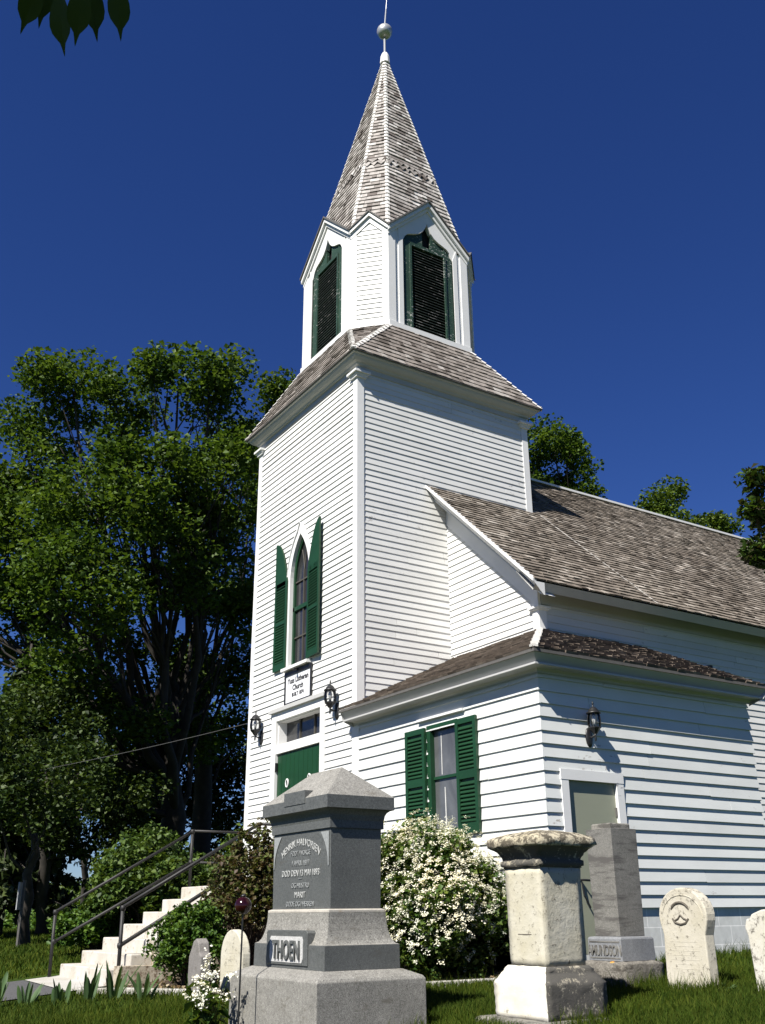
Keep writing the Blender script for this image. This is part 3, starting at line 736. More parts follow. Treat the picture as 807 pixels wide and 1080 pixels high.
# eave box of nave
mb = MB(); xe = XC+HN+ON
ys0 = y0r+.04; zsof = lambda x: zroof(x)-.155
mb.add([(xe-.012, ys0, ZE-.02), (xe-.012, YEND, ZE-.02), (xe-.09, YEND, ZE-.13), (xe-.09, ys0, ZE-.13), (xe-.105, YEND, ZE-.115), (xe-.105, ys0, ZE-.115), (N-.02, YEND, zsof(N-.02)), (N-.02, ys0, zsof(N-.02))], [(0,1,2,3), (3,2,4,5), (5,4,6,7)])
mb.box((N-.0, GY0+.03, ZE-.20), (N+.03, YEND, zsof(N)+.02))
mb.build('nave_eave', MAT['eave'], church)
# nave side wall
SIDE_N = lambda y, z, d: (N+d, y, z)
zn = frange(-.05, ZE-.17, .1075)
mb = siding(MB(), SIDE_N, c_(GY0+.02), c_(YEND), zn, .014)
nw = mb.build('nave_side_wall', MAT['siding'], church)
FRONT_N = lambda x, z, d: (x, GY0-d, z)
mb = siding(MB(), FRONT_N, c_(.0), lambda z: min(N-.02, XC+(HN+ON)*(ZR-z-.12)/(ZR-ZE)), frange(3.2, 7.0, .1075), .018)
mb.build('nave_gable', MAT['siding'], church)
mb = MB(); mb.box((XN2, GY0+.05, -.5), (N-.03, GY0+.09, ZE-.2)); mb.box((XN2, YEND-.05, -.5), (N, YEND-.01, ZE)); mb.box((XN2, GY0+.05, -.5), (XN2+.04, YEND, ZE-.1))
mb.prism([(XN2, ZE-.2), (N, ZE-.2), (XC, ZR-.15)], lambda a, b, d: (a, YEND-d, b), 0, .04); mb.prism([(XN2, ZE-.2), (N, ZE-.2), (XC, ZR-.15)], lambda a, b, d: (a, GY0+.06+d, b), 0, .04)
mb.build('nave_rear_wall', MAT['siding'], church)
corner_post(N, GY0, 1, -1, 3.5, ZE-.22, .12).build('corner_board', MAT['trim'], church)
mb = MB()
for e_, z0, z1 in ((.03, ZE-.285, ZE-.265), (.05, ZE-.265, ZE-.235)): mb.box((N+.024+e_, GY0-.024-e_, z0), (N-.12-e_, GY0+.12+e_, z1))
mb.build('capital', MAT['trim'], church)
# rake trim on the front gable (right slope only shows)
def rake(m_, x0, x1, d0, d1, o0, o1):
    zr = lambda x: zroof(x) - .012
    m_.strip([(x0, zr(x0)+o0), (x1, zr(x1)+o0)], [(x0, zr(x0)+o1), (x1, zr(x1)+o1)], FRONT_N, d0, d1)
mb = MB(); xr1 = xe-.005
rake(mb, 0.015, xr1, OG-.04, OG+.03, -.022, .026)           # top fillet
rake(mb, 0.015, xr1-.04, OG-.20, OG-.15, -.222, -.198)     # lower fillet
zr = lambda x: zroof(x)-.012
mb.add([FRONT_N(0.015, zr(0.015)-.20, OG-.165), FRONT_N(xr1, zr(xr1)-.20, OG-.165), FRONT_N(xr1, zr(xr1)-.02, OG+.01), FRONT_N(0.015, zr(0.015)-.02, OG+.01)], [(0,1,2,3)])
mb.add([FRONT_N(0.015, zr(0.015)-.215, OG-.19), FRONT_N(xr1-.04, zr(xr1-.04)-.215, OG-.19), FRONT_N(xr1-.04, zr(xr1-.04)-.215, 0), FRONT_N(0.015, zr(0.015)-.215, 0)], [(0,1,2,3)])
mb.add([FRONT_N(xr1, zr(xr1)-.20, OG-.165), FRONT_N(xr1, zr(xr1)-.02, OG+.01), FRONT_N(xr1, zr(xr1)-.02, OG-.19), FRONT_N(xr1, zr(xr1)-.20, OG-.19)], [(0,1,2,3)])
rake(mb, 0.015, N+.02, 0, .03, -.62, -.215)                # frieze on the wall
mb.prism([(N-.10, ZE-.22), (N+.026, ZE-.22), (N+.026, ZE+.03), (N-.10, ZE+.13)], FRONT_N, -.02, .033)
mb.build('rake_board', MAT['trim'], church)

# annex -------------------------------------------------------
O2 = 0.26; Z3 = 3.119; ZJ = 4.115
zbot = [0.374 + .1405*i for i in range(8)] + [1.357 + .1495*i for i in range(1, 11)]
zbot = [z for z in zbot if z < 2.90] + [2.93]
WX0, WX1, WZ0, WZ1 = 1.79, 2.46, 1.26, 2.62
mb = siding(MB(), FRONT, c_(.05), c_(A), zbot, .024, [(WX0, WX1, WZ0, WZ1)], (0, 1), (2.0, 3.8))
mb.build('annex_front_wall', MAT['annex'], church)
SIDE_A = lambda y, z, d: (A+d, y, z)
DY0, DY1 = .22, 1.19
mb = siding(MB(), SIDE_A, c_(0.0), c_(L), zbot, .024, [(DY0+.03, DY1-.03, -.2, 1.80)], (1, 1), (2.0, 3.8))
mb.build('annex_side_wall', MAT['annex'], church)
REAR_A = lambda x, z, d: (x, L+d, z)
mb = siding(MB(), REAR_A, c_(N), lambda z: min(A, A+O2-(z-Z3)/(ZJ-Z3)*(A+O2-N)), zbot + frange(3.05, 4.0, .14)[0:], .0145, (), (0, 1))
mb.build('annex_rear_wall', MAT['annex'], church)
# roof
mb = MB(); mcap = MB(); bd = MB()
xE, yE, yR = A+O2, -O2, L+.19
S = math.hypot(GY0-yE, ZJ-Z3); sdv = Vector((0, (GY0-yE)/S, (ZJ-Z3)/S)); nd1 = Vector((0, -(ZJ-Z3)/S, (GY0-yE)/S))
shingles(mb, (0, yE, Z3), (1, 0, 0), sdv, nd1, lambda s: -.10 if s < O2/(GY0-yE)*S-.03 else .03, lambda s: xE-(xE-N)*s/S, S, .125, .022, .14, wob=.01)
S_ = math.hypot(xE-N, ZJ-Z3); sdv2 = Vector((-(xE-N)/S_, 0, (ZJ-Z3)/S_)); nd_2 = Vector(((ZJ-Z3)/S_, 0, (xE-N)/S_))
shingles(mb, (xE, 0, Z3), (0, 1, 0), sdv2, nd_2, lambda s: yE+(GY0-yE)*s/S_, lambda s: yR, S_, .125, .022, .14, wob=.010)
axr = mb.build('annex_roof', MAT['ax_shingle'], church)
e = .004
bd.add([(-.10, yE, Z3-e), (xE, yE, Z3-e), (N, GY0, ZJ-e), (0, GY0, ZJ-e), (0, 0, Z3-e+.09)], [(0,1,2,3,4)])
bd.add([(xE, yE, Z3-e), (xE, yR, Z3-e), (N, yR, ZJ-e), (N, GY0, ZJ-e)], [(0,1,2,3)])
bd.build('roof_boarding', MAT['darkedge'], axr)
hip_cap(mcap, (xE, yE, Z3+.01), (N, GY0, ZJ+.01), nd1, nd_2, .05, .21, .025); mcap.build('hip_cap', MAT['cap_strip'], axr)
# eaves: dark drip, cove, lower fillet that catches the sun, soffit, frieze
mb = MB()
prof = [(.03, 2.90), (.03, 2.925), (.055, 2.95), (.185, 2.962), (.185, 2.95), (.21, 2.95), (.21, 2.972), (.165, 2.98), (O2-.005, 3.085)]
vs = []
for o, z in prof: vs += [(-.06, -o, z), (A+o, -o, z), (A+o, L+min(o,.2)*.8+.02, z)]
fs = []
for i in range(len(prof)-1):
    for j in range(2): fs.append((i*3+j, i*3+j+1, (i+1)*3+j+1, (i+1)*3+j))
mb.add(vs, fs)
mb.add([(-.06, -.03, 2.885), (-.06, -.21, 2.95), (-.06, -O2+.01, 3.07), (-.06, 0.02, 3.09)], [(0,1,2,3)])
mb.add([(A-.02, L+.09, 2.885), (xE-.03, L+.09, 2.95), (xE-.01, yR-.0, 3.10), (N, yR-.0, ZJ-.03), (N, yR-.0, ZJ-.16), (A-.02, yR-.04, 3.02)], [(0,1,2,3,4,5)])
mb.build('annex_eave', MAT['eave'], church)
mb = MB(); mb.beam((-.10, yE+.01, Z3-.025), (xE+.003, yE+.01, Z3-.025), .03, .035); mb.beam((xE-.01, yE, Z3-.025), (xE-.01, yR, Z3-.025), .03, .035); mb.build('drip_edge', MAT['darkedge'], axr)
# foundation
mb = MB(); mb.box((.0, .02, -.75), (A-.012, DY0+.02, .372)); mb.box((.0, DY1-.02, -.75), (A-.012, L-.03, .372)); mb.box((.0, .02, -.75), (A-.2, L-.03, .37)); mb.box((A-.2, DY0+.02, -.75), (A-.012, DY1-.02, -.085)); mb.box((XN2+.05, GY0+.05, -.7), (N-.03, YEND-.05, -.03)); mb.box((-W+.03, .03, -.9), (-.03, W, -.28))
mb.build('foundation', MAT['block'], church)
mb = MB(); mb.box((-.02, -.022, -.4), (.075, .0, 2.95)); mb.build('joint_board', MAT['trim'], church)

# arched window ----------------------------------------------
aw = MB(); ZSP = 5.72
def arch_pts(half, zap, n=9):
    R = ((zap-ZSP)**2+half**2)/(2*half); th = math.asin((zap-ZSP)/R)
    return [(half-R+R*math.cos(th*i/n), ZSP+R*math.sin(th*i/n)) for i in range(n+1)]
hi, zi, ho, zo = .345, 6.55, .435, 6.76
inn, out_ = arch_pts(hi, zi), arch_pts(ho, zo)
for s in (-1, 1):
    f = lambda u, z, d, s=s: (ARX+s*u, -d, z)
    aw.strip([(hi, 4.2)]+inn, [(ho, 4.2)]+out_, f, -.10, .035)
    aw.strip([(p[0]*.995+.085, p[1]+.055) for p in inn], [(p[0], p[1]) for p in out_], f, .035, .06)
win = aw.build('arched_window_frame', MAT['trim'], church)
mb = MB(); mb.box((ARX-.46, -.11, 4.145), (ARX+.46, .05, 4.195)); mb.build('sill', MAT['trim'], win)
sa_ = MB()
for s in (-1, 1):
    f = lambda u, z, d, s=s: (ARX+s*u, -d, z)
    sa_.strip([(hi-.055, 4.2)]+[(max(0, p[0]-.055), p[1]-.02) for p in inn], [(hi, 4.2)]+inn, f, -.09, -.035)
sa_.box((ARX-hi, .035, 5.20), (ARX+hi, .09, 5.27)); sa_.box((ARX-hi, .035, 4.2), (ARX+hi, .09, 4.27))
sash = sa_.build('sash', MAT['green'], win)
mu = MB()
for z in (4.72, 5.72): mu.box((ARX-hi, .05, z-.012), (ARX+hi, .082, z+.012))
mu.box((ARX-.012, .052, 4.2), (ARX+.012, .08, 5.9))
for s in (-1, 1): mu.tube([(ARX+s*(.0+.0), .066, 5.9), (ARX+s*.03, .066, 6.1), (ARX+s*.09, .066, 6.28)], .011, 6)
mu.build('muntin', MAT['putty'], sash)
gl = MB(); gl.prism([(ARX-hi, 4.2), (ARX+hi, 4.2)]+[(ARX+p[0], p[1]) for p in inn]+[(ARX-p[0], p[1]) for p in inn[::-1][1:]], lambda a, b, d: (a, .075+d, b), 0, .01)
gl.build('pane', MAT['pane'], win)

def shutter(fn, u0, u1, z0, top, mat=MAT['green'], rails=None, parent=None):
    """fn(u,z,d); top(u) gives the upper outline"""
    m_ = MB(); st = .055; n = 10; lo, hi_ = min(u0, u1), max(u0, u1)
    zt0 = min(top(lo), top(hi_))
    for a, b in ((lo, lo+st), (hi_-st, hi_)): m_.prism([(a, z0), (b, z0), (b, top(b)), ((a+b)/2, top((a+b)/2)), (a, top(a))], fn, .0, .035)
    rl = [(z0, z0+.14), (zt0-.0-.07, None)] + (rails or [])
    m_.prism([(lo+st, z0), (hi_-st, z0), (hi_-st, z0+.12), (lo+st, z0+.12)], fn, .002, .033)
    for r0, r1 in (rails or []): m_.prism([(lo+st, r0), (hi_-st, r0), (hi_-st, r1), (lo+st, r1)], fn, .002, .033)
    us_ = [lo+st+(hi_-lo-2*st)*i/n for i in range(n+1)]
    m_.strip([(u, zt0-.07) for u in us_], [(u, top(u)) for u in us_], fn, .002, .033)
    z = z0+.14
    while z < zt0-.10:
        if not any(r0-.03 < z < r1 for r0, r1 in (rails or [])):
            m_.add([fn(lo+st, z, .031), fn(hi_-st, z, .031), fn(hi_-st, z+.034, .006), fn(lo+st, z+.034, .006), fn(lo+st, z-.008, .029), fn(hi_-st, z-.008, .029), fn(hi_-st, z+.022, .004), fn(lo+st, z+.022, .004)], [(0,1,2,3), (4,7,6,5), (0,4,5,1)])
        z += .048
    m_.prism([(lo+.02, z0+.02), (hi_-.02, z0+.02), (hi_-.02, zt0-.03), (lo+.02, zt0-.03)], fn, -.004, .003)
    return m_.build('shutter', mat, parent)
def arch_top(ui, uo):
    R = ((6.58-ZSP)**2+(abs(uo-ui))**2)/(2*abs(uo-ui))
    def f(u):
        a = abs(u-ui); w = abs(uo-ui); a = min(max(a, 0), w)
        x = w - a            # distance from outer edge (tip)
        # when shut the pair makes the pointed arch: tip on the outer edge
        return 6.58 - (6.58-5.78)*(x/w)**2.1
    return f
shutter(lambda u, z, d: (u, -d-.03, z), -2.285, -2.74, 4.22, arch_top(-2.285, -2.74), rails=[(5.02, 5.08), (5.72, 5.80)], parent=win)
ajar = rad(5)
def right_sh(u, z, d):
    r = u-(-1.525); return (-1.525 + r*math.cos(ajar) + d*math.sin(ajar)*1, -.035 - r*math.sin(ajar)*1 - d*math.cos(ajar), z)
shutter(right_sh, -1.525, -1.06, 4.22, arch_top(-1.525, -1.06), rails=[(5.02, 5.08), (5.72, 5.80)], parent=win)

# front door --------------------------------------------------
mb = MB()
f = FRONT
mb.prism([(-2.75, -.2), (-2.59, -.2), (-2.59, 3.5), (-2.75, 3.5)], f, -.02, .035); mb.prism([(-1.07, -.2), (-.93, -.2), (-.93, 3.5), (-1.07, 3.5)], f, -.02, .035)
mb.prism([(-2.59, 3.36), (-1.07, 3.36), (-1.07, 3.5), (-2.59, 3.5)], f, -.02, .033)
mb.prism([(-2.59, 2.815), (-1.07, 2.815), (-1.07, 2.96), (-2.59, 2.96)], f, -.18, .02)
mb.prism([(-2.59, 2.96), (-2.575, 2.96), (-2.575, 3.36), (-2.59, 3.36)], f, -.2, -.02); mb.prism([(-1.085, 2.96), (-1.07, 2.96), (-1.07, 3.36), (-1.085, 3.36)], f, -.2, -.02)
mb.prism([(-2.59, 3.345), (-1.07, 3.345), (-1.07, 3.36), (-2.59, 3.36)], f, -.2, -.02)
door = mb.build('door_frame', MAT['trim'], church)
mb = MB(); mb.prism([(-2.80, 3.5), (-.88, 3.5), (-.88, 3.555), (-2.80, 3.555)], f, -.02, .085); mb.prism([(-2.78, 3.555), (-.90, 3.555), (-.90, 3.575), (-2.78, 3.575)], f, -.02, .06); mb.build('head_cap', MAT['eave'], door)
for (a, b) in ((-2.575, -1.835), (-1.828, -1.085)):
    mb = MB(); mb.prism([(a, .735), (b, .735), (b, 2.81), (a, 2.81)], f, -.05, -.015)
    n = 5
    for i in range(1, n): x = a+(b-a)*i/n; mb.prism([(x-.004, .74), (x+.004, .74), (x+.004, 2.80), (x-.004, 2.80)], f, -.015, -.011)
    lf = mb.build('door_leaf', MAT['doorgreen'], door)
    cx = (a+b)/2; mb = MB()
    mb.tube([(cx+.042*math.cos(t), .004, 2.31+.062*math.sin(t)) for t in np.linspace(0, 2*math.pi, 19)], .012, 6); mb.build('oval_ring', MAT['trim'], lf)
    mb = MB(); mb.lathe([(.03, -.04), (.03, .04)], (cx, .009, 2.31), 12, 0, 1, .15); mb.build('ring_centre', MAT['black'], lf)
mb = MB()
for z in (2.60, 1.2): mb = MB(); mb.box((-2.60, -.03, z-.07), (-2.555, .005, z+.07)); mb.build('hinge', MAT['black'], door)
mb = MB(); mb.prism([(-2.575, 2.96), (-1.085, 2.96), (-1.085, 3.345), (-2.575, 3.345)], f, -.19, -.17)
tr_ = mb.build('transom_pane', MAT['pane'], door)
for x in (-2.08, -1.58): mb = MB(); mb.box((x-.015, .15, 2.96), (x+.015, .175, 3.345)); mb.build('transom_bar', MAT['putty'], tr_)

# annex window ------------------------------------------------
mb = MB()
for a, b in ((WX0, WX0+.08), (WX1-.03, WX1+.0)): mb.prism([(a, WZ0), (b, WZ0), (b, WZ1), (a, WZ1)], f, -.08, .022)
mb.prism([(WX0, WZ1-.05), (WX1, WZ1-.05), (WX1, WZ1), (WX0, WZ1)], f, -.08, .023); mb.prism([(WX0, WZ0-.05), (WX1, WZ0-.05), (WX1, WZ0+.045), (WX0, WZ0+.045)], f, -.08, .04)
mb.prism([(WX0+.08, 1.925), (WX1-.03, 1.925), (WX1-.03, 1.96), (WX0+.08, 1.96)], f, -.06, -.02)
wf = mb.build('annex_window_frame', MAT['green'], church)
mb = MB(); mb.prism([(WX0+.08, WZ0), (WX1-.03, WZ0), (WX1-.03, WZ1), (WX0+.08, WZ1)], f, -.06, -.045); mb.build('pane', MAT['pane2'], wf)
mb = MB()
mb.prism([(2.08, 1.32), (2.10, 1.32), (2.09, 1.82), (2.075, 1.82)], f, -.044, -.040); mb.prism([(2.02, 1.98), (2.035, 1.98), (2.035, 2.5), (2.02, 2.5)], f, -.044, -.042)
mb.build('curtain_edge', MAT['curtain'], wf)
mb = MB(); mb.prism([(1.62, 2.695), (2.62, 2.695), (2.62, 2.725), (1.62, 2.725)], f, 0, .06); mb.build('window_head', MAT['trim'], wf)
shutter(lambda u, z, d: (u, -d-.028, z), 1.335, 1.786, 1.22, c_(2.60), rails=[(1.86, 1.96)], parent=wf)
shutter(lambda u, z, d: (u, -d-.028, z), 2.465, 2.88, 1.22, c_(2.60), rails=[(1.86, 1.96)], parent=wf)

# side door ---------------------------------------------------
fs_ = SIDE_A
mb = MB()
mb.prism([(DY0, -.1), (DY0+.11, -.1), (DY0+.11, 1.72), (DY0, 1.72)], fs_, -.05, .03); mb.prism([(DY1-.11, -.1), (DY1, -.1), (DY1, 1.72), (DY1-.11, 1.72)], fs_, -.05, .03)
mb.prism([(DY0-.005, 1.72), (DY1+.005, 1.72), (DY1+.005, 1.835), (DY0-.005, 1.835)], fs_, -.05, .034)
sdf = mb.build('side_door_frame', MAT['trim'], church)
mb = MB(); mb.prism([(DY0+.11, -.08), (DY1-.11, -.08), (DY1-.11, 1.72), (DY0+.11, 1.72)], fs_, -.09, -.014); sdl = mb.build('door_leaf', MAT['olive'], sdf)
mb = MB(); mb.prism([(DY0+.11, -.08), (DY0+.122, -.08), (DY0+.122, 1.72), (DY0+.11, 1.72)], fs_, -.014, -.006)
mb.build('door_seal', MAT['darkedge'], sdl)
for z in (.2, 1.4): mb = MB(); mb.box((A-.016, DY1-.128, z-.05), (A+.004, DY1-.106, z+.05)); mb.build('hinge', MAT['darkedge'], sdl)
mb = MB(); mb.tube([(A-.03, .43, .66), (A+.05, .43, .66), (A+.05, .53, .655)], .012, 8); mb.tube([(A+.01, .43, .64), (A+.02, .44, .5), (A+.02, .52, .38)], .010, 6); mb.build('handle', MAT['black'], sdl)

# paint the flue cap behind the annex roof
mb = MB(); mb.lathe([(.045, 0), (.045, .12), (.06, .12), (.06, .16), (.0, .17)], (N+.05, 5.3, 3.83), 10); mb.build('vent_pipe', MAT['black'], church)

# ---------------------------------------------------------------- wall lanterns and sign
def lantern(label, loc, rotz, sc):
    t = thing('wall_lantern', label, 'lantern', loc, 'carriage lanterns on the church walls')
    s = sc; D = .135*s
    P = []
    def L3(mb, name, mat, smooth=False, parent=None):
        o = MB(); ca, sa = math.cos(rotz), math.sin(rotz)
        o.v = [(loc[0]+x*ca-y*sa, loc[1]+x*sa+y*ca, loc[2]+z) for x, y, z in mb.v]; o.f = mb.f; o.m = mb.m
        return o.build(name, mat, parent or t, smooth)
    m_ = MB()
    prof = [(.001, -.14), (.03, -.13), (.05, -.09), (.06, -.03), (.06, .03), (.05, .08), (.03, .11), (.001, .12)]
    m_.lathe([(r*s, z*s) for r, z in prof], (0, -.015*s, 0), 12, 0, 1, .45)
    L3(m_, 'wall_plate', MAT['black'], True)
    m_ = MB(); m_.tube([(0, -.02*s, 0), (0, -.07*s, -.015*s), (0, -D, .01*s)], .013*s, 8); m_.lathe([(.001, -.075*s), (.012*s, -.06*s), (.016*s, -.03*s), (.012*s, 0), (.02*s, .02*s), (.001, .025*s)], (0, -D, 0), 8)
    L3(m_, 'arm', MAT['black'], True)
    m_ = MB()
    m_.lathe([(.012*s, .015*s), (.03*s, .03*s), (.07*s, .085*s), (.088*s, .10*s), (.088*s, .112*s), (.001, .113*s)], (0, -D, 0), 8)
    for j in range(8):
        a = 2*math.pi*j/8 + math.pi/8
        m_.tube([(math.cos(a)*r*s, -D+math.sin(a)*r*s, z*s) for r, z in ((.078, .108), (.09, .15), (.092, .20), (.085, .25), (.075, .292))], .0055*s, 5)
    L3(m_, 'cage', MAT['black'])
    m_ = MB(); m_.lathe([(.074*s, .11*s), (.085*s, .15*s), (.087*s, .20*s), (.08*s, .25*s), (.07*s, .292*s)], (0, -D, 0), 16); m_.f = m_.f[:-2]; m_.m = m_.m[:-2]
    L3(m_, 'glass', MAT['glass'], True)
    m_ = MB(); m_.lathe([(.02*s, .113*s), (.02*s, .18*s), (.03*s, .20*s), (.034*s, .23*s), (.024*s, .262*s), (.001, .275*s)], (0, -D, 0), 10)
    L3(m_, 'bulb', MAT['bulb'], True)
    m_ = MB(); m_.lathe([(.001, .288*s), (.10*s, .288*s), (.10*s, .30*s), (.075*s, .315*s), (.06*s, .345*s), (.035*s, .37*s), (.013*s, .375*s), (.010*s, .41*s), (.015*s, .42*s), (.004*s, .455*s)], (0, -D, 0), 12)
    L3(m_, 'lantern_roof', MAT['black'], True)
    return t
lantern('black carriage lantern on the wall left of the green front door', (-3.16, -.01, 3.18), 0, 1.0)
lantern('black carriage lantern between the front door and the annex roof', (-.56, -.01, 3.22), 0, 1.0)
lantern('black carriage lantern over the olive grey side door', (A+.008, .71, 2.225), rad(90), .88)

sg = thing('church_sign', 'white framed name board with black lettering above the front door', 'sign', (-1.83, 0, 3.6))
mb = MB(); mb.prism([(-2.26, 3.60), (-1.40, 3.60), (-1.40, 4.055), (-2.26, 4.055)], f, .015, .035); mb.build('sign_board', MAT['signwhite'], sg)
mb = MB()
for q in ([(-2.295, 3.575), (-2.26, 3.575), (-2.26, 4.13), (-2.295, 4.13)], [(-1.40, 3.575), (-1.365, 3.575), (-1.365, 4.13), (-1.40, 4.13)], [(-2.26, 4.055), (-1.40, 4.055), (-1.40, 4.13), (-2.26, 4.13)], [(-2.26, 3.58), (-1.40, 3.58), (-1.40, 3.60), (-2.26, 3.60)]): mb.prism(q, f, .01, .05)
mb.build('sign_frame', MAT['black'], sg)
mb = MB(); mb.tube([(-1.83, -.02, 4.1), (-1.83, -.12, 4.11), (-1.80, -.13, 4.08)], .02, 8); mb.build('sign_bracket', MAT['black'], sg)  # small black bracket above the board, holds no lamp
sfn = lambda cx, cz: (lambda u, v, d: (cx+u, -.036-d, cz+v))
text_part('lettering', 'Yuss Lutheran', .125, sfn(-1.83, 3.915), .004, MAT['ink'], sg, bold=.003)
text_part('lettering', 'Church', .125, sfn(-1.83, 3.79), .004, MAT['ink'], sg, bold=.003)
text_part('lettering', 'BUILT 1874', .085, sfn(-1.83, 3.685), .004, MAT['ink'], sg, bold=.002)

# ---------------------------------------------------------------- steps, rails, path, kerb, bed
mb = MB(); XL, XR = -2.90, -.85
y, z = -3.15, -.29; prof = [(0.0, .73)]
for i in range(7):
    j = random.uniform
    x0, x1 = XL - j(0, .012), XR + j(-.02, .02)
    yy = -1.42 - .29*i; zt = .73 - .17*i; y2 = 0.0 if i == 0 else -1.42 - .29*(i-1) + .02
    mb.box((x0, yy, zt-.17-.02 if i < 6 else -.62), (x1, y2+.05 if i else -.02, zt + j(-.004, .004)))
st = tag(mb.build('stone_steps', MAT['step'], None, False, .014), 'flight of white painted concrete steps rising to the front door', 'steps')
mb = MB(); mb.box((XL+.02, -3.1, -.7), (XR-.02, -.05, -.29)); mb.box((XL+.02, -2.2, -.7), (XR-.02, -.05, .2)); mb.box((XR+.02, -3.08, -.62), (XR+.22, -2.2, -.25)); mb.box((XR+.02, -2.6, -.62), (XR+.2, -.1, -.08))
mb.build('cheek_wall', MAT['rough'], st)

def handrail(label, X, parts):
    t = thing('handrail', label, 'handrail', parts['base'], 'black pipe handrails beside the front steps')
    for nm, tubes in parts['p']:
        for pts, r in tubes:
            m_ = MB(); m_.tube([(X, a, b) for a, b in pts], r, 10); m_.build(nm, MAT['rail'], t, True)
    for a, b in parts['c']:
        m_ = MB(); m_.lathe([(.001, -.035), (.03, -.032), (.036, 0), (.03, .032), (.001, .035)], (X, a, b), 10)
        m_.build('collar', MAT['rail'], t, True)
XRR, XLR = -1.0, -2.9
handrail('black pipe handrail on the right of the steps, nearer the graves', XRR, dict(base=(XRR, -2.97, -.5), p=[
    ('post', [([(-2.96, -.56), (-2.97, .44)], .026), ([(-1.06, .70), (-1.06, 1.56)], .024)]),
    ('rail', [([(-2.99, .43), (-1.04, 1.555)], .024), ([(-2.97, -.02), (-1.06, 1.075)], .026), ([(-1.06, 1.55), (-.02, 1.55)], .022)])],
    c=[(-2.97, -.02), (-2.97, .43), (-1.06, 1.07)]))
handrail('black pipe handrail on the far left of the steps, before dark trees', XLR, dict(base=(XLR, -3.31, -.45), p=[
    ('post', [([(-3.30, -.56), (-3.31, .40)], .024), ([(-1.29, .70), (-1.29, 1.57)], .024)]),
    ('rail', [([(-3.32, .39), (-1.29, 1.56)], .022), ([(-3.28, 0.0), (-1.29, 1.10)], .022), ([(-1.29, 1.57), (-.02, 1.575)], .02), ([(-1.29, 1.10), (-.02, 1.10)], .018)])],
    c=[(-3.31, .39), (-3.29, .0), (-1.29, 1.56), (-1.29, 1.10)]))

def sheet(name, poly_fn, nu, nv, lift, mat, kd):
    us_ = np.linspace(0, 1, nu); vs_ = np.linspace(0, 1, nv); V = []
    for u in us_:
        for v in vs_:
            x, y = poly_fn(u, v); V.append((x, y, gzz(x, y)+lift))
    idx = np.arange(nu*nv).reshape(nu, nv)
    F = np.stack([idx[:-1,:-1], idx[1:,:-1], idx[1:,1:], idx[:-1,1:]], -1).reshape(-1, 4)
    return kind(np_mesh(name, V, F, mat), kd)
sheet('path', lambda u, v: (-2.95+2.1*u, -3.0-.62*v), 8, 8, .02, MAT['concrete'], 'structure')
sheet('shaded_path', lambda u, v: (-3.0-2.5*v+(2.1+3*v)*u, -3.625-24*v), 8, 60, .014, MAT['shaded_paving'], 'structure')  # outer stretch of the path, its shade put into the dark colour
KERB = [(-.62, -3.55), (-.09, -3.22), (.9, -2.83), (2.1, -2.0), (3.15, -1.12), (3.75, -.50), (4.4, .05)]
def kerb_at(u):
    s = u*(len(KERB)-1); i = min(int(s), len(KERB)-2); q = s-i
    return (KERB[i][0]*(1-q)+KERB[i+1][0]*q, KERB[i][1]*(1-q)+KERB[i+1][1]*q)
def bed(u, v):
    k = kerb_at(u); x1 = -.62+4.6*u
    return (k[0]*(1-v)+x1*v, k[1]*(1-v)+.05*v)
sheet('flower_bed', bed, 40, 16, .012, MAT['mulch'], 'structure')
mb = MB(); n = 60; pts = [kerb_at(i/n) for i in range(n+1)]
for i in range(n+1):
    x, y = pts[i]; a, b = pts[max(0, i-1)], pts[min(n, i+1)]; d = np.array([b[0]-a[0], b[1]-a[1]]); d /= np.linalg.norm(d); nn = np.array([d[1], -d[0]])
    zz = gzz(x, y)
    for (o, h) in ((-.055, -.1), (-.05, .05), (-.04, .06), (.04, .06), (.05, .05), (.055, -.1)): mb.v.append((x+nn[0]*o, y+nn[1]*o, zz+h))
for i in range(n):
    for j in range(5): mb.f.append((i*6+j, i*6+j+1, (i+1)*6+j+1, (i+1)*6+j)); mb.m.append(0)
tag(mb.build('bed_kerb', MAT['concrete']), 'curving low concrete kerb round the flower bed by the church', 'kerb')

# litter in the bed
def scatter_quads(P, size, up=0.6, elong=1.0, fold=0.25, rng=RNG, nrm=None):
    """folded leaf shapes at points P; returns V,F (two triangles each sharing the midrib)"""
    n = len(P); size = np.broadcast_to(np.asarray(size, float), (n,))
    d = rng.normal(size=(n, 3)); d /= np.linalg.norm(d, axis=1)[:, None]
    nn = rng.normal(size=(n, 3)); nn[:, 2] = np.abs(nn[:, 2]) + up
    if nrm is not None: nn = nn*0.6 + nrm
    nn /= np.linalg.norm(nn, axis=1)[:, None]
    d -= nn*np.sum(d*nn, 1)[:, None]; d /= np.linalg.norm(d, axis=1)[:, None] + 1e-9
    s = np.cross(nn, d)
    L_ = (size*elong)[:, None]; Wd = (size*0.42)[:, None]
    base = P - d*L_*0.5; tip = P + d*L_*0.5 - nn*L_*0.12; l = P + s*Wd + nn*size[:, None]*fold*.5; r = P - s*Wd + nn*size[:, None]*fold*.5
    V = np.stack([base, l, tip, r], 1).reshape(-1, 3)
    i = np.arange(n)*4
    F = np.concatenate([np.stack([i, i+2, i+1], 1), np.stack([i, i+3, i+2], 1)])
    return V, F
u = RNG.random(1300); v = RNG.random(1300)**1.5
P = np.array([(*bed(a, b), 0) for a, b in zip(u, v)]); P[:, 2] = gz(P[:, 0], P[:, 1]) + .025 + RNG.random(1300)*.02
V, F = scatter_quads(P, RNG.uniform(.03, .075, 1300), 1.5)
kind(np_mesh('leaf_litter', V, F, MAT['litter']), 'stuff')

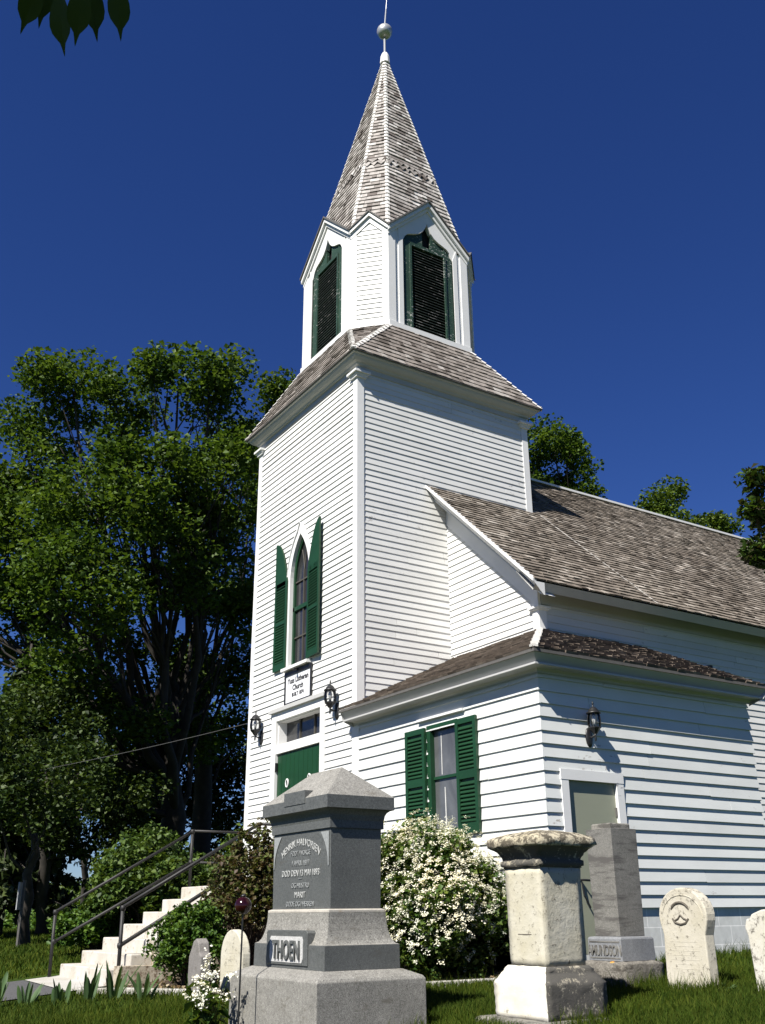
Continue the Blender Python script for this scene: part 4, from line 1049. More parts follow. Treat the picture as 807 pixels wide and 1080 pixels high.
# ---------------------------------------------------------------- gravestones
def rect(cx, cy, hx, hy, z): return (cx-hx, cx+hx, cy-hy, cy+hy, z)
# 1. large granite monument
TX, TY, E_ = 4.404, -3.006, .276
tz = gzz(TX, TY)
mon = thing('granite_monument', 'tall grey granite monument with hipped cap and THOEN on its plinth', 'gravestone', (TX, TY, tz))
T = lambda h, z: rect(TX, TY, h+E_, h, z)
mb = MB(); mb.rings([T(.512, tz-.25), T(.512, -.15), T(.495, -.126), T(.375, -.078)]); mb.build('base', MAT['gr_rough'], mon, False, .006)
mb = MB(); mb.rings([T(.361, -.079), T(.359, .107)]); pl_ = mb.build('plinth', MAT['gr_pol'], mon, False, .004)
mb = MB()
mb.rings([T(.358, .1075)] + [T(.358-.082*math.sin(q*math.pi/2)**.8, .1075+.2465*(1-math.cos(q*math.pi/2))**.9) for q in (.15, .3, .45, .6, .75, .9, 1.0)])
mb.build('flared_course', MAT['gr_rough'], mon)
mb = MB(); mb.rings([T(.276, .3545), T(.276, .374), T(.25, .382)]); mb.build('die_joint', MAT['gr_lip'], mon, False, .003)
mb = MB(); mb.rings([T(.246, .382), T(.252, 1.02)]); die = mb.build('die', MAT['gr_pol'], mon, False, .003)
mb = MB(); mb.rings([T(.268, 1.0205), T(.268, 1.085), T(.272, 1.10)] + [T(.272+.06*(1-math.cos(q*math.pi/2)), 1.10+.075*math.sin(q*math.pi/2)) for q in (.25, .5, .75, 1)] + [T(.338, 1.178)]); mb.build('cove', MAT['gr_pol'], mon)
mb = MB()
x0, x1, y0, y1, _ = T(.337, 0); zc0, zc1 = 1.1785, 1.283; zr_ = 1.565
vs = [(x0,y0,zc0),(x1,y0,zc0),(x1,y1,zc0),(x0,y1,zc0),(x0,y0,zc1),(x1,y0,zc1),(x1,y1,zc1),(x0,y1,zc1),(TX-E_,TY,zr_),(TX+E_,TY,zr_)]
mb.add(vs, [(3,2,1,0),(0,1,5,4),(1,2,6,5),(2,3,7,6),(3,0,4,7)], 1)
mb.add(vs, [(4,5,9,8),(5,6,9),(6,7,8,9),(7,4,8)], 0)
mb.prism([(TX-.17, 1.24), (TX+.22, 1.24), (TX+.22, 1.352), (TX-.17, 1.352)], lambda a, b, d: (a, y0-d, b), -.12, .006, 1)
cp = mb.build('cap', [MAT['gr_rough'], MAT['gr_pol']], mon)
yF = TY-.36
mb = MB(); mb.prism([(TX-.37, -.05), (TX+.37, -.05), (TX+.37, .20), (TX+.345, .218), (TX-.345, .218), (TX-.37, .20)], lambda a, b, d: (a, yF-d, b), -.09, .012); tb = mb.build('name_tablet', MAT['gr_pol'], mon, False, .004)
mb = MB(); q = [(-.30, .0), (-.28, -.03), (.28, -.03), (.30, .0), (.30, .14), (.28, .17), (-.28, .17), (-.30, .14)]
mb.prism([(TX+a, b) for a, b in q], lambda a, b, d: (a, yF-.012-d, b), -.001, .004); mb.build('name_panel', MAT['panelstone'], tb)
text_part('name_lettering', 'THOEN', .205, lambda u, v, d: (TX+.018+u, yF-.016-d, -.004+v), .014, MAT['gr_pol'], tb, bold=.004, sx=.70)
yD = TY-.2495
for body, size, vz, arc, mt, sx in (('HENRIK HALVORSEN', .082, .905, .62, 'engrave', .92), ('FØDT I NORGE', .058, .822, None, 'engrave_dim', .9), ('1 APRIL 1817', .062, .738, None, 'engrave_dim', .95),
        ('DØD DEN 13 MAI 1893', .074, .652, None, 'engrave', .92), ('—', .06, .615, None, 'engrave_dim', 1), ('OG HUSTRU', .058, .555, None, 'engrave_dim', 1), ('MARIT', .07, .475, None, 'engrave', 1), ('DØDE OG I HERREN', .058, .405, None, 'engrave_dim', .95)):
    text_part('inscription', body, size, lambda u, v, d, vz=vz: (TX+u, yD+.0005-d-.0055*(1-(vz+v-.382)/.64)*0 - .004*((vz+v-.382)/.64), vz+v), .004, MAT[mt], die, arc=arc, sx=sx)
mb = MB()
for s in (-1, 1):                                   # carved corner spandrels
    mb = MB()
    arc_ = [(s*(.50-.16*math.cos(t)), .74+.26*math.sin(t)) for t in np.linspace(.0, math.pi/2, 7)]
    lo_ = [(TX+s*.505, z_) for _, z_ in arc_]
    mb.strip([(TX+s*(.505-.012-.13*(q/6)**2.2), .72+.275*q/6) for q in range(7)], [(TX+s*.505, .72+.275*q/6) for q in range(7)], lambda a_, b_, d: (a_, yD-.0062-d, b_), 0, .002)
    mb.build('corner_carving', MAT['engrave_dim'], die)

# 2. pale marble pedestal
PX, PY = 5.673, -1.589; pz = gzz(PX, PY)
ped = thing('marble_pedestal', 'squat cream marble pedestal stone with lichen blackened moulded cap', 'gravestone', (PX, PY, pz))
Q = lambda h, z: rect(PX, PY, h, h, z)
def wob_rings(levels, mats, name, parent, sub=8, amp=.004, face_mat=None, seed=1):
    """stack of rectangles with subdivided, slightly eroded faces"""
    rg = random.Random(seed); m_ = MB()
    def ringpts(lv):
        x0, x1, y0, y1, z = lv; P = []
        cs_ = [(x0,y0),(x1,y0),(x1,y1),(x0,y1)]
        for i in range(4):
            a, b = cs_[i], cs_[(i+1) % 4]
            for k in range(sub):
                t = k/sub; P.append((a[0]+(b[0]-a[0])*t, a[1]+(b[1]-a[1])*t, z))
        return P
    n = 4*sub
    for lv in levels:
        for p in ringpts(lv): m_.v.append((p[0]+rg.gauss(0, amp), p[1]+rg.gauss(0, amp), p[2]+rg.gauss(0, amp*.6)))
    for i in range(len(levels)-1):
        for j in range(n):
            m_.f.append((i*n+j, i*n+(j+1) % n, (i+1)*n+(j+1) % n, (i+1)*n+j)); m_.m.append((face_mat[j//sub] if face_mat else 0))
    m_.f.append(tuple(range(n-1, -1, -1))); m_.m.append(0)
    m_.f.append(tuple((len(levels)-1)*n+j for j in range(n))); m_.m.append(0 if not face_mat else max(face_mat))
    return m_.build(name, mats, parent, True)
def dens(f, a, b, n): return [f(a[0]+(b[0]-a[0])*i/n, a[1]+(b[1]-a[1])*i/n) for i in range(n+1)]
mb = MB(); mb.rings([rect(PX, PY, .45, .45, pz-.2), rect(PX, PY, .45, .45, -.465), rect(PX, PY, .43, .43, -.446)]); mb.build('footing_slab', MAT['oldgrey_dark'], ped, False, .01)
wob_rings(dens(Q, (.318, -.4455), (.325, -.20), 7)+dens(Q, (.322, -.185), (.262, -.105), 4)+dens(Q, (.262, -.09), (.236, -.065), 2), [MAT['marble_white'], MAT['marble_dark']], 'base', ped, 10, .003, [0, 1, 1, 1], 2)
wob_rings(dens(Q, (.218, -.066), (.226, .690), 14), [MAT['marble'], MAT['marble_side']], 'die', ped, 8, .002, [0, 1, 1, 0], 3)
wob_rings(dens(Q, (.235, .690), (.235, .70), 1)+dens(Q, (.25, .71), (.25, .745), 2)+dens(Q, (.235, .755), (.24, .775), 1)+[Q(.25+.07*(q**1.8), .785+.075*q) for q in (.1, .3, .5, .7, .9, 1.0)], MAT['marble_dark'], 'cap_moulding', ped, 8, .003, None, 4)
wob_rings([Q(.322, .858), Q(.334, .872), Q(.336, .90), Q(.325, .925), Q(.30, .945), Q(.22, .975), Q(.1, .995), Q(.02, 1.0)], MAT['marble_cap'], 'cap', ped, 10, .005, None, 5)
m_ = MB()
m_.box((PX-.10, PY-.2235, .17), (PX+.07, PY-.2212, .176))
m_.build('worn_lettering', MAT['relief'], ped)

# 3. weathered grey monument
MX, MY = 4.939, .007; mz = gzz(MX, MY)
mm = thing('grey_monument', 'dark weathered tapering stone with AMUNDSON on its plinth beside the side door', 'gravestone', (MX, MY, mz))
K = lambda h, z: rect(MX, MY, h, h, z)
wob_rings(dens(K, (.275, mz-.15), (.272, -.125), 6)+dens(K, (.265, -.112), (.225, -.098), 1), MAT['rockface'], 'base', mm, 12, .0045, None, 6)
mb = MB(); mb.rings([K(.222, -.0975), K(.222, .095), K(.214, .112), K(.17, .118)]); mp = mb.build('plinth', MAT['plinth'], mm, False, .004)
mb = MB(); mb.rings([K(.166, .1185), K(.177, 1.11)]); md_ = mb.build('die', [MAT['oldgrey']], mm, False, .004)
mb = MB(); mb.rings([K(.135, 1.1105), K(.135, 1.155), K(.125, 1.165)]); mb.build('cap', MAT['oldgrey_dark'], mm, False, .004)
text_part('name_lettering', 'AMUNDSON', .125, lambda u, v, d: (MX+u, MY-.222-d, -.045+v), .008, MAT['oldgrey'], mp, bold=.002, sx=.62)
mb = MB(); mb.box((MX-.20, MY-.226, .066), (MX+.20, MY-.222, .078)); mb.box((MX-.20, MY-.226, -.075), (MX+.20, MY-.222, -.065)); mb.build('panel_edge', MAT['oldgrey'], mp)
mb = MB(); mb.lathe([(.001, 0), (.028, .002), (.02, .012), (.001, .016)], (MX+.11, MY-.24, -.112), 9); mb.build('orange_lichen', MAT['orange'], mm)
mb = MB(); mb.lathe([(.001, -.02), (.016, -.01), (.018, .005), (.001, .018)], (MX-.15, MY-.02, 1.135), 8); mb.tube([(MX-.15, MY-.02, 1.11), (MX-.15, MY-.02, 1.13)], .004, 6)
tag(mb.build('blue_flower', MAT['blue']), 'tiny blue flower lying on the top of the dark weathered stone', 'flower')

# 4-7. slab headstones
def slab(name, label, cx, cy, z0, outline, thick, mat, lean=0.0, rot=0.0, n_er=.002, extra=None):
    """outline [(u,z)] in the face plane, front faces -Y"""
    t = thing(name, label, 'gravestone', (cx, cy, z0))
    cr, sr = math.cos(rot), math.sin(rot)
    def fn(u, z, d):
        y = -d - (z)*math.tan(lean); return (cx+u*cr-y*sr, cy+u*sr+y*cr, z0+z)
    m_ = MB(); m_.prism(outline, fn, -thick/2, thick/2)
    o = m_.build('slab', mat, t, False, .012)
    if extra: extra(fn, t, thick/2)
    return t
hw = .265
top = [(hw*math.cos(a)*1.13, .62+.25*math.sin(a)) for a in np.linspace(-.35, math.pi+.35, 19)]
out1 = [(-hw, -.12), (hw, -.12), (hw, .06), (hw*.985, .3), (hw*.97, .46)] + top + [(-hw*.97, .46), (-hw*.985, .3), (-hw, .06)]
def carve1(fn, t, d):
    m_ = MB()
    m_.tube([fn(-.02+.115*math.cos(a), .655+.085*math.sin(a), d+.001) for a in np.linspace(.25, math.pi-.25, 9)], [.004]+[.013]*7+[.004], 6)
    m_.tube([fn(-.02-.10, .60, d), fn(-.02-.07, .565, d+.002), fn(-.02, .55, d+.003), fn(-.02+.06, .562, d+.002), fn(-.02+.1, .60, d)], .010, 6)
    m_.tube([fn(-.02-.09, .575, d), fn(-.05, .60, d+.003), fn(-.02, .63, d+.003), fn(.02, .60, d+.003), fn(.07, .585, d)], .008, 6)
    m_.build('carved_emblem', MAT['relief'], t)
    m_ = MB()
    m_.tube([fn(.235*math.cos(a)*1.06, .61+.195*math.sin(a), d) for a in np.linspace(-.1, math.pi+.1, 15)], .006, 5)
    for k in range(7):
        z = .40-.038*k; w = (.17, .12, .19, .15, .18, .1, .16)[k]
        m_.box(*[fn(-w-.01, z, d-.002), fn(w-.01, z+.006, d+.0015)]) if False else m_.prism([(-w-.01, z), (w-.01, z), (w-.01, z+.006), (-w-.01, z+.006)], fn, d-.002, d+.0012)
    m_.build('worn_carving', MAT['slab'], t)
slab('round_headstone', 'cream round topped marble headstone with a carved arched emblem', 5.667, .14, -.325, out1, .12, MAT['slab'], rad(-1.5), rad(-3), extra=carve1)
mb = MB()
b1 = [(-.22, -.12), (.24, -.12), (.235, .12), (.245, .45), (.265, .52), (.24, .585), (.19, .60), (.17, .63), (.11, .65), (.06, .665), (.0, .672), (-.06, .665), (-.11, .65), (-.17, .63), (-.19, .60), (-.235, .59), (-.262, .52), (-.24, .45), (-.225, .12)]
slab('scrolled_headstone', 'white marble headstone with scrolled shoulders at the right edge', 6.52, .27, -.32, b1, .11, MAT['slab_pale'], rad(1), rad(-3))
g1 = [(-.185, -.12), (.17, -.12), (.19, .47), (.12, .50), (.08, .60), (.0, .64), (-.09, .61), (-.13, .55), (-.20, .46)]
slab('small_grey_headstone', 'small dark grey headstone with a broken pointed top before the green bush', 1.78, -3.04, -.53, g1, .12, MAT['smallgrey'], rad(-1), rad(-4))
r1 = [(-.28, -.12), (.28, -.12), (.28, .38)] + [(.28*math.cos(a), .38+.28*math.sin(a)) for a in np.linspace(.15, math.pi-.15, 13)] + [(-.28, .38)]
def speck(fn, t, d):
    m_ = MB()
    for k in range(5): z = .42-.06*k; m_.prism([(-.15, z), (.15, z), (.15, z+.006), (-.15, z+.006)], fn, d-.002, d+.001)
    m_.build('worn_carving', MAT['slab'], t)
slab('plain_headstone', 'pale round topped headstone half hidden behind the THOEN monument', 1.74, -2.60, -.47, r1, .10, MAT['marble'], rad(1), rad(0), extra=speck)

# gazing ball on a stake
bx, by = 4.23, -3.71
bs = thing('gazing_ball', 'dark red glass ball on a thin black stake before the monument', 'garden ornament', (bx, by, gzz(bx, by)))
mb = MB(); mb.tube([(bx, by, gzz(bx, by)-.1), (bx+.002, by, .35)], .008, 8); mb.build('stake', MAT['black'], bs)
mb = MB(); mb.lathe([(.072*math.sin(math.pi*i/14)+.0002, -.072*math.cos(math.pi*i/14)) for i in range(15)], (bx, by, .415), 20); mb.build('ball', MAT['darkred'], bs, True)
mb = MB(); mb.lathe([(.02, .0), (.024, .012), (.012, .02), (.001, .03)], (bx, by, .482), 10); mb.build('ball_cap', MAT['black'], bs, True)

# ---------------------------------------------------------------- plants
def leaf_cloud(centers, radii, per, size, flat=0.75, rng=RNG, up=0.7, elong=1.0, jitter=.5):
    Ps = []; Ss = []
    for c, r, n in zip(centers, radii, per):
        n = int(n); d = rng.normal(size=(n, 3)); d /= np.linalg.norm(d, axis=1)[:, None]
        rr = rng.random(n)**0.45
        p = d*rr[:, None]*np.array([1, 1, flat])*r; Ps.append(p + c); Ss.append(size*rng.uniform(1-jitter, 1+jitter, n))
    P = np.concatenate(Ps); S = np.concatenate(Ss)
    return scatter_quads(P, S, up, elong, .3, rng)

def bent(p, q, sag, n=5, rng=RNG, wob=.04):
    p, q = np.array(p, float), np.array(q, float); ln = np.linalg.norm(q-p); out = []
    for i in range(n+1):
        t = i/n; w = rng.normal(size=3)*ln*wob*(0 if i in (0, n) else 1)
        out.append(p+(q-p)*t + np.array([0, 0, sag*ln*4*t*(1-t)]) + w)
    return out

def tree(name, label, base, trunk_top, r0, lobes, leafmat, leaf=0.17, clumps=16, per=130, clump_r=0.75, seed=1, fork=None, cat='tree', group=None, twig=True, elong=1.0, lean=None, hollow=0.55):
    rng = np.random.default_rng(seed); bz = gzz(base[0], base[1]); base = np.array([base[0], base[1], bz-.3])
    t = thing(name, label, cat, tuple(base+[0, 0, .3]), group)
    m_ = MB(); tt = np.array(trunk_top, float)
    tp = bent(base, tt, 0, 6, rng, .012)
    m_.tube(tp, [r0*1.35, r0*1.05]+[r0*(1-.09*i) for i in range(1, 6)], 12)
    C_, Rr = [], []
    for lb in lobes:
        x, y, z, r = lb[:4]; df = lb[4] if len(lb) > 4 else 1.0
        lc = np.array([x, y, z], float)
        k = min(6, max(3, int(6*rng.uniform(.62, 1.0))));
        st = tp[k] if z > tp[k][2] else tp[3]
        br = bent(st, lc, -.03, 6, rng, .028); rb = r0*.34*min(1.1, r/2.0+.3)
        m_.tube(br, [rb*(1-.13*i) for i in range(7)], 8)
        n = max(4, int(clumps*df*(r/2.0)**1.6))
        for _ in range(n):
            d = rng.normal(size=3); d /= np.linalg.norm(d); rr = r*(hollow+(1-hollow)*rng.random()**.6)
            c = lc + d*rr*np.array([1, 1, .85]); C_.append(c); Rr.append(clump_r*rng.uniform(.6, 1.25))
            if twig: m_.tube(bent(br[rng.integers(3, 7)], c, .03, 3, rng, .06), [rb*.28, rb*.2, rb*.13, rb*.06], 5, 0, False)
    m_.build('trunk', MAT['bark'], t, True)
    pr_ = [per*(q/clump_r)**2 for q in Rr]
    V, F = leaf_cloud(C_, Rr, pr_, leaf, .7, rng, .7, elong)
    np_mesh('crown', V, F, leafmat, t)
    return t

def PX3(px, py, t, rpx): p = at(px, py, t); return (p[0], p[1], p[2], rpx/FPX*t)

# big maple on the left
b = at(178, 960, 28.0)
lobes = [PX3(px, py, 28+dt, r) for px, py, r, dt in (
    (78, 418, 42, 0), (28, 480, 50, 1), (125, 440, 46, 1.5), (188, 412, 44, 0.5), (221, 404, 38, 1), (258, 470, 30, 2.5), (150, 510, 62, -2), (85, 520, 60, -1.5), (215, 500, 56, -1),
    (25, 570, 58, 0), (95, 610, 62, -3), (168, 575, 42, -2.5), (236, 560, 36, 0), (15, 660, 52, 1), (75, 690, 50, -2), (-45, 520, 60, 1), (-50, 640, 60, 0), (255, 640, 30, 2), (50, 600, 50, 3), (40, 760, 40, -2), (244, 720, 20, 3))] + [PX3(px, py, 28+dt, r)+(.5,) for px, py, r, dt in ((135, 675, 40, 1), (196, 636, 40, 2), (122, 756, 34, -2), (175, 610, 40, -2), (228, 610, 34, 0), (214, 706, 34, 2), (168, 742, 30, 2), (90, 740, 34, 1), (250, 660, 24, 1), (70, 820, 36, -2), (140, 810, 34, 0), (200, 770, 34, 2))]
tree('maple_tree', 'broad tall maple with a dark forked trunk left of the tower', (b[0], b[1]), at(183, 730, 28), .42, lobes, MAT['maple'], .135, 24, 300, .85, 3, group='trees beyond the church')
b = at(212, 960, 31.5)
lobes = [PX3(px, py, 31.5+dt, r) for px, py, r, dt in ((240, 480, 36, 0), (262, 545, 30, 0), (255, 610, 26, 1), (215, 560, 36, 2), (264, 690, 20, 0), (186, 690, 18, 2), (254, 775, 24, 1), (285, 520, 34, 2))]
tree('maple_tree', 'slimmer maple close beside the white tower edge, behind the big maple', (b[0], b[1]), at(215, 700, 31.5), .36, lobes, MAT['maple'], .14, 22, 260, .85, 4, group='trees beyond the church')
b = at(300, 960, 37)
lobes = [PX3(px, py, 37+dt, r) for px, py, r, dt in ((299, 412, 19, 0), (290, 432, 16, 0), (322, 436, 26, 0), (350, 470, 30, 0), (305, 480, 32, 1))]
tree('leafy_tree', 'green tree top showing behind the left edge of the skirt roof', (b[0], b[1]), at(310, 560, 37), .36, lobes, MAT['maple2'], .15, 20, 260, .85, 5, group='trees beyond the church')
# dark understory on the left
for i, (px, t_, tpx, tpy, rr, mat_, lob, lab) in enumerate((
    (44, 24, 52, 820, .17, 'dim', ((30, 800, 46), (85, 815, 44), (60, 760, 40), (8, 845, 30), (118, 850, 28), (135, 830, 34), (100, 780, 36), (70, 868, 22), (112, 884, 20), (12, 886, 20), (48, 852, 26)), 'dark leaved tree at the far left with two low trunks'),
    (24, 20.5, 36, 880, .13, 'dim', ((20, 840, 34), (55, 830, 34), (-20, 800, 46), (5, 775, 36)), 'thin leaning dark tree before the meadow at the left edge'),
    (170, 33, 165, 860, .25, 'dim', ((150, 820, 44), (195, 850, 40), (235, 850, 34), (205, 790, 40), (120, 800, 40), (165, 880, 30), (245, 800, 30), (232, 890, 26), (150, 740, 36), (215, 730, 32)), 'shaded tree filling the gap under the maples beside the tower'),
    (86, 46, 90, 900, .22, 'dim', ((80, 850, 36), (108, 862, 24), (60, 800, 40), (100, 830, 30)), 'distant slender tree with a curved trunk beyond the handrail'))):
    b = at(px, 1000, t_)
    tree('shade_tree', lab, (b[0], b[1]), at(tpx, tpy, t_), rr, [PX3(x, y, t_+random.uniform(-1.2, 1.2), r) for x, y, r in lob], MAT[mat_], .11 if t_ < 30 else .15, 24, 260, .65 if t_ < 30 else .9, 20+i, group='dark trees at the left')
# spruce at the far left
def spruce(label, base, h, r, seed):
    rng = np.random.default_rng(seed); bz = gzz(*base); t = thing('spruce_tree', label, 'tree', (base[0], base[1], bz))
    m_ = MB(); m_.tube([(base[0], base[1], bz-.2), (base[0], base[1], bz+h)], [.2, .03], 10)
    C_ = []; D_ = []
    z = 1.2
    while z < h-.2:
        k = 7; rr = r*(1-z/h)**.8
        for j in range(k):
            a = 2*math.pi*j/k + rng.uniform(0, .9); ln = rr*rng.uniform(.75, 1.1)
            tip = np.array([base[0]+math.cos(a)*ln, base[1]+math.sin(a)*ln, bz+z-.28*ln]); st_ = np.array([base[0], base[1], bz+z])
            m_.tube([st_, (st_+tip)/2+[0, 0, .06*ln], tip], [.035, .02, .006], 5, 0, False)
            n = int(120*ln)
            u_ = rng.random(n)**.8; p = st_+(tip-st_)*u_[:, None]; p[:, 2] -= np.abs(rng.normal(0, .13, n))*(1) ; p[:, :2] += rng.normal(0, .10, (n, 2)); C_.append(p)
        z += .34
    m_.build('trunk', MAT['bark'], t, True)
    P = np.concatenate(C_); V, F = scatter_quads(P, rng.uniform(.10, .2, len(P)), .2, 1.5, .2, rng)
    np_mesh('crown', V, F, MAT['needle'], t)
b = at(-8, 1000, 24); spruce('dark drooping spruce at the left edge of the churchyard', (b[0], b[1]), 7.4, 2.5, 5)

# trees behind the nave roof and at the right
for i, (px, t_, top_, rr, mat_, lob, lab) in enumerate((
    (600, 42, (590, 560), .4, 'maple', ((585, 475, 28), (566, 470, 26), (606, 478, 24), (600, 505, 26), (570, 510, 30), (615, 530, 24), (590, 545, 34), (560, 550, 30)), 'round dark green tree showing just right of the tower'),
    (700, 47, (700, 600), .3, 'maple2', ((692, 528, 16), (708, 520, 14), (712, 540, 15), (690, 552, 20), (705, 570, 24), (680, 550, 12)), 'small light green tree top above the middle of the roof ridge'),
    (756, 50, (755, 620), .3, 'maple2', ((735, 556, 13), (758, 552, 11), (765, 560, 11), (745, 575, 18), (765, 590, 20), (728, 575, 14)), 'low light green tree tops near the right end of the roof ridge'))):
    b = at(px, 975, t_)
    tree('leafy_tree', lab, (b[0], b[1]), at(*top_, t_), rr, [PX3(x, y, t_+random.uniform(-1, 1), r) for x, y, r in lob], MAT[mat_], .16, 22, 200, .75, 40+i, group='trees beyond the church')
b = at(905, 985, 14.5)
lobes = [PX3(x, y, 14.5+d, r) for x, y, r, d in ((806, 508, 13, 0), (812, 550, 14, .3), (800, 586, 11, 0), (815, 590, 16, .2), (795, 535, 6, .0), (850, 520, 36, 0), (850, 590, 34, .5), (900, 480, 60, 0), (880, 420, 50, 1), (930, 560, 60, 0), (960, 440, 70, 1))]
tree('bronze_leaved_tree', 'bronze and green leaved tree reaching in over the roof at the right edge', (b[0], b[1]), at(900, 640, 14.5), .16, lobes, MAT['reddish'], .085, 34, 75, .26, 50, elong=1.5)

# shrubs ------------------------------------------------------
def shrub(name, label, c, rx, ry, h, leafmat, n_stem, n_cl, per, leaf, clr, seed, low=.25, elong=1.0, group=None, spray=0.0):
    rng = np.random.default_rng(seed); bz = gzz(c[0], c[1]); t = thing(name, label, 'shrub', (c[0], c[1], bz), group)
    m_ = MB(); C_ = []; R_ = []; surf = []
    for k in range(n_cl):
        d = rng.normal(size=3); d[2] = abs(d[2])*.9 - low; d /= np.linalg.norm(d); rr = .55+.45*rng.random()**.5
        ir = 1+.16*math.sin(5*math.atan2(d[1], d[0])+seed)+.1*rng.normal()
        p = np.array([c[0]+d[0]*rx*rr*ir, c[1]+d[1]*ry*rr*ir, bz+h*.46+d[2]*h*.54*rr*(1+spray*max(0, rng.normal()))]); p[2] = max(p[2], bz+.06)
        C_.append(p); R_.append(clr*rng.uniform(.6, 1.3)); surf.append((p, d))
        if k < n_stem: m_.tube(bent((c[0]+rng.normal()*.08*rx, c[1]+rng.normal()*.08*ry, bz-.05), p, .06, 4, rng, .04), [.016, .013, .010, .007, .004], 5, 0, False)
    m_.build('stems', MAT['twig'], t)
    V, F = leaf_cloud(C_, R_, [per]*n_cl, leaf, .8, rng, .6, elong); np_mesh('foliage', V, F, leafmat, t)
    return t, C_, rng
# overhanging maple near the camera
tb_ = np.array([9.3, -10.6])
mt = thing('overhanging_maple', 'nearby maple bough with pointed dark leaves at the top left', 'tree', (tb_[0], tb_[1], gzz(*tb_)))
mb = MB(); z0 = gzz(*tb_)
mb.tube([(tb_[0], tb_[1], z0-.2), (tb_[0]+.03, tb_[1]+.05, z0+2.0), (tb_[0]-.05, tb_[1]+.1, z0+4.6)], [.17, .14, .10], 12)
mb.build('trunk', MAT['bark'], mt, True)
mb = MB()
pa = at(-330, -260, 3.3); pb = at(-60, -90, 2.75); pc = at(70, -28, 2.65); pd_ = at(160, -14, 2.7)
mb.tube([(tb_[0]-.02, tb_[1]+.1, z0+3.6), tuple(pa), tuple(pb), tuple(pc), tuple(pd_)], [.05, .03, .014, .008, .004], 8)
mb.build('bough', MAT['bark'], mt, True)
LEAF = [(0, 0), (.08, .10), (.15, .26), (.185, .42), (.19, .55), (.16, .66), (.10, .74), (.05, .80), (.028, .88), (.014, .95), (.0, 1.0)]
def maple_leaf(base, dirv, nrm, size):
    d = Vector(dirv).normalized(); n = Vector(nrm); s = d.cross(n).normalized(); n = s.cross(d).normalized()
    m_ = MB(); b_ = Vector(base)
    pts = LEAF + [(-x, y) for x, y in LEAF[-2:0:-1]]
    vs = [b_ + s*(x*size) + d*(y*size) + n*(abs(x)*size*.25 - .12*size*y*y) for x, y in pts]
    vs += [b_ + d*(size*.35)]
    k = len(pts); c = len(vs)-1
    m_.add(vs, [(i, (i+1) % k, c) for i in range(k)])
    return m_
camdir = -FW
def leaf_at(px, py, t, px2, py2, size, twist):
    p = at(px, py, t); q = at(px2, py2, t+.03); d = q-p
    nr_ = np.array(camdir) + RT*twist
    m_ = maple_leaf(p, d, nr_, size); o = m_.build('leaf', MAT['dim'], mt, True)  # dim leaf colour stands in for the shade on the bough
    mm_ = MB(); w = at(px+(70-px)*.3, -26, t+.01); mm_.tube([tuple(w), tuple(p)], .0015, 5); mm_.build('leaf_stalk', MAT['twig'], o)
oc = []; orr = []
for _ in range(34):
    q = RNG.normal(size=3); q /= np.linalg.norm(q); oc.append(np.array([11.0, -8.9, 4.7])+q*np.array([1.3, .9, .8])*RNG.random()**.4); orr.append(.42)
oc += [np.array([tb_[0]+.6, tb_[1]+.6, 4.9]), np.array([tb_[0]-.3, tb_[1]+.2, 5.2])]; orr += [.8, .8]
V, F = leaf_cloud(oc, orr, [90]*len(oc), .11, .7, RNG); np_mesh('crown', V, F, MAT['dim'], mt)  # crown added out of view on the sun side to shade the leaves
mb = MB(); mb.tube([(tb_[0], tb_[1], z0+4.5), (10.2, -9.7, 4.9), (11.0, -8.9, 4.8), (11.8, -8.4, 4.9)], [.09, .05, .03, .012], 8); mb.build('upper_bough', MAT['bark'], mt, True)
leaf_at(44, -26, 2.70, 17, 44, .165, .35)
leaf_at(63, -10, 2.66, 65, 75, .165, -.2)
leaf_at(88, -20, 2.64, 77, 60, .165, .3)
leaf_at(94, -24, 2.72, 104, 57, .165, .2)
leaf_at(122, -24, 2.68, 129, 46, .16, .4)
leaf_at(52, -34, 2.73, 40, 30, .16, .3)
leaf_at(140, -52, 2.74, 149, 5, .12, .2)
leaf_at(2, -56, 2.75, -4, 4, .14, .2)
leaf_at(30, -52, 2.76, 22, -2, .13, .2)

# white flowering spirea under the annex window
sp_c = (2.66, -.66)
t, C_, rng = shrub('spirea_bush', 'rounded bush covered in white blossom under the annex window', sp_c, .84, .60, 1.66, MAT['spleaf'], 60, 380, 95, .05, .17, 61, .62)
bz = gzz(*sp_c); P = []; Nn = []
for k in range(2700):
    d = rng.normal(size=3); d[2] = abs(d[2])*1.0-.50; d /= np.linalg.norm(d)
    if d @ np.array([.35, -.5, .75]) < .1 and rng.random() < .68: continue
    ir = 1+.15*math.sin(5*math.atan2(d[1], d[0])+61)+.07*rng.normal(); rr = .93+.13*rng.random()
    c0 = np.array([sp_c[0]+d[0]*.92*rr*ir, sp_c[1]+d[1]*.67*rr*ir, bz+1.66*.46+d[2]*1.66*.55*rr*(1+.06*rng.normal())])
    if c0[2] < bz+.1: continue
    nn = d*.6+np.array([0, -.1, .7]); nn /= np.linalg.norm(nn); m = rng.integers(9, 22); rad_ = rng.uniform(.022, .04)
    q = rng.normal(size=(m, 3))*rad_*.55; q -= nn*np.sum(q*nn, 1)[:, None]*.5
    P.append(c0+q+nn*rng.uniform(0, .012, (m, 1))); Nn.append(np.broadcast_to(nn, (m, 3)))
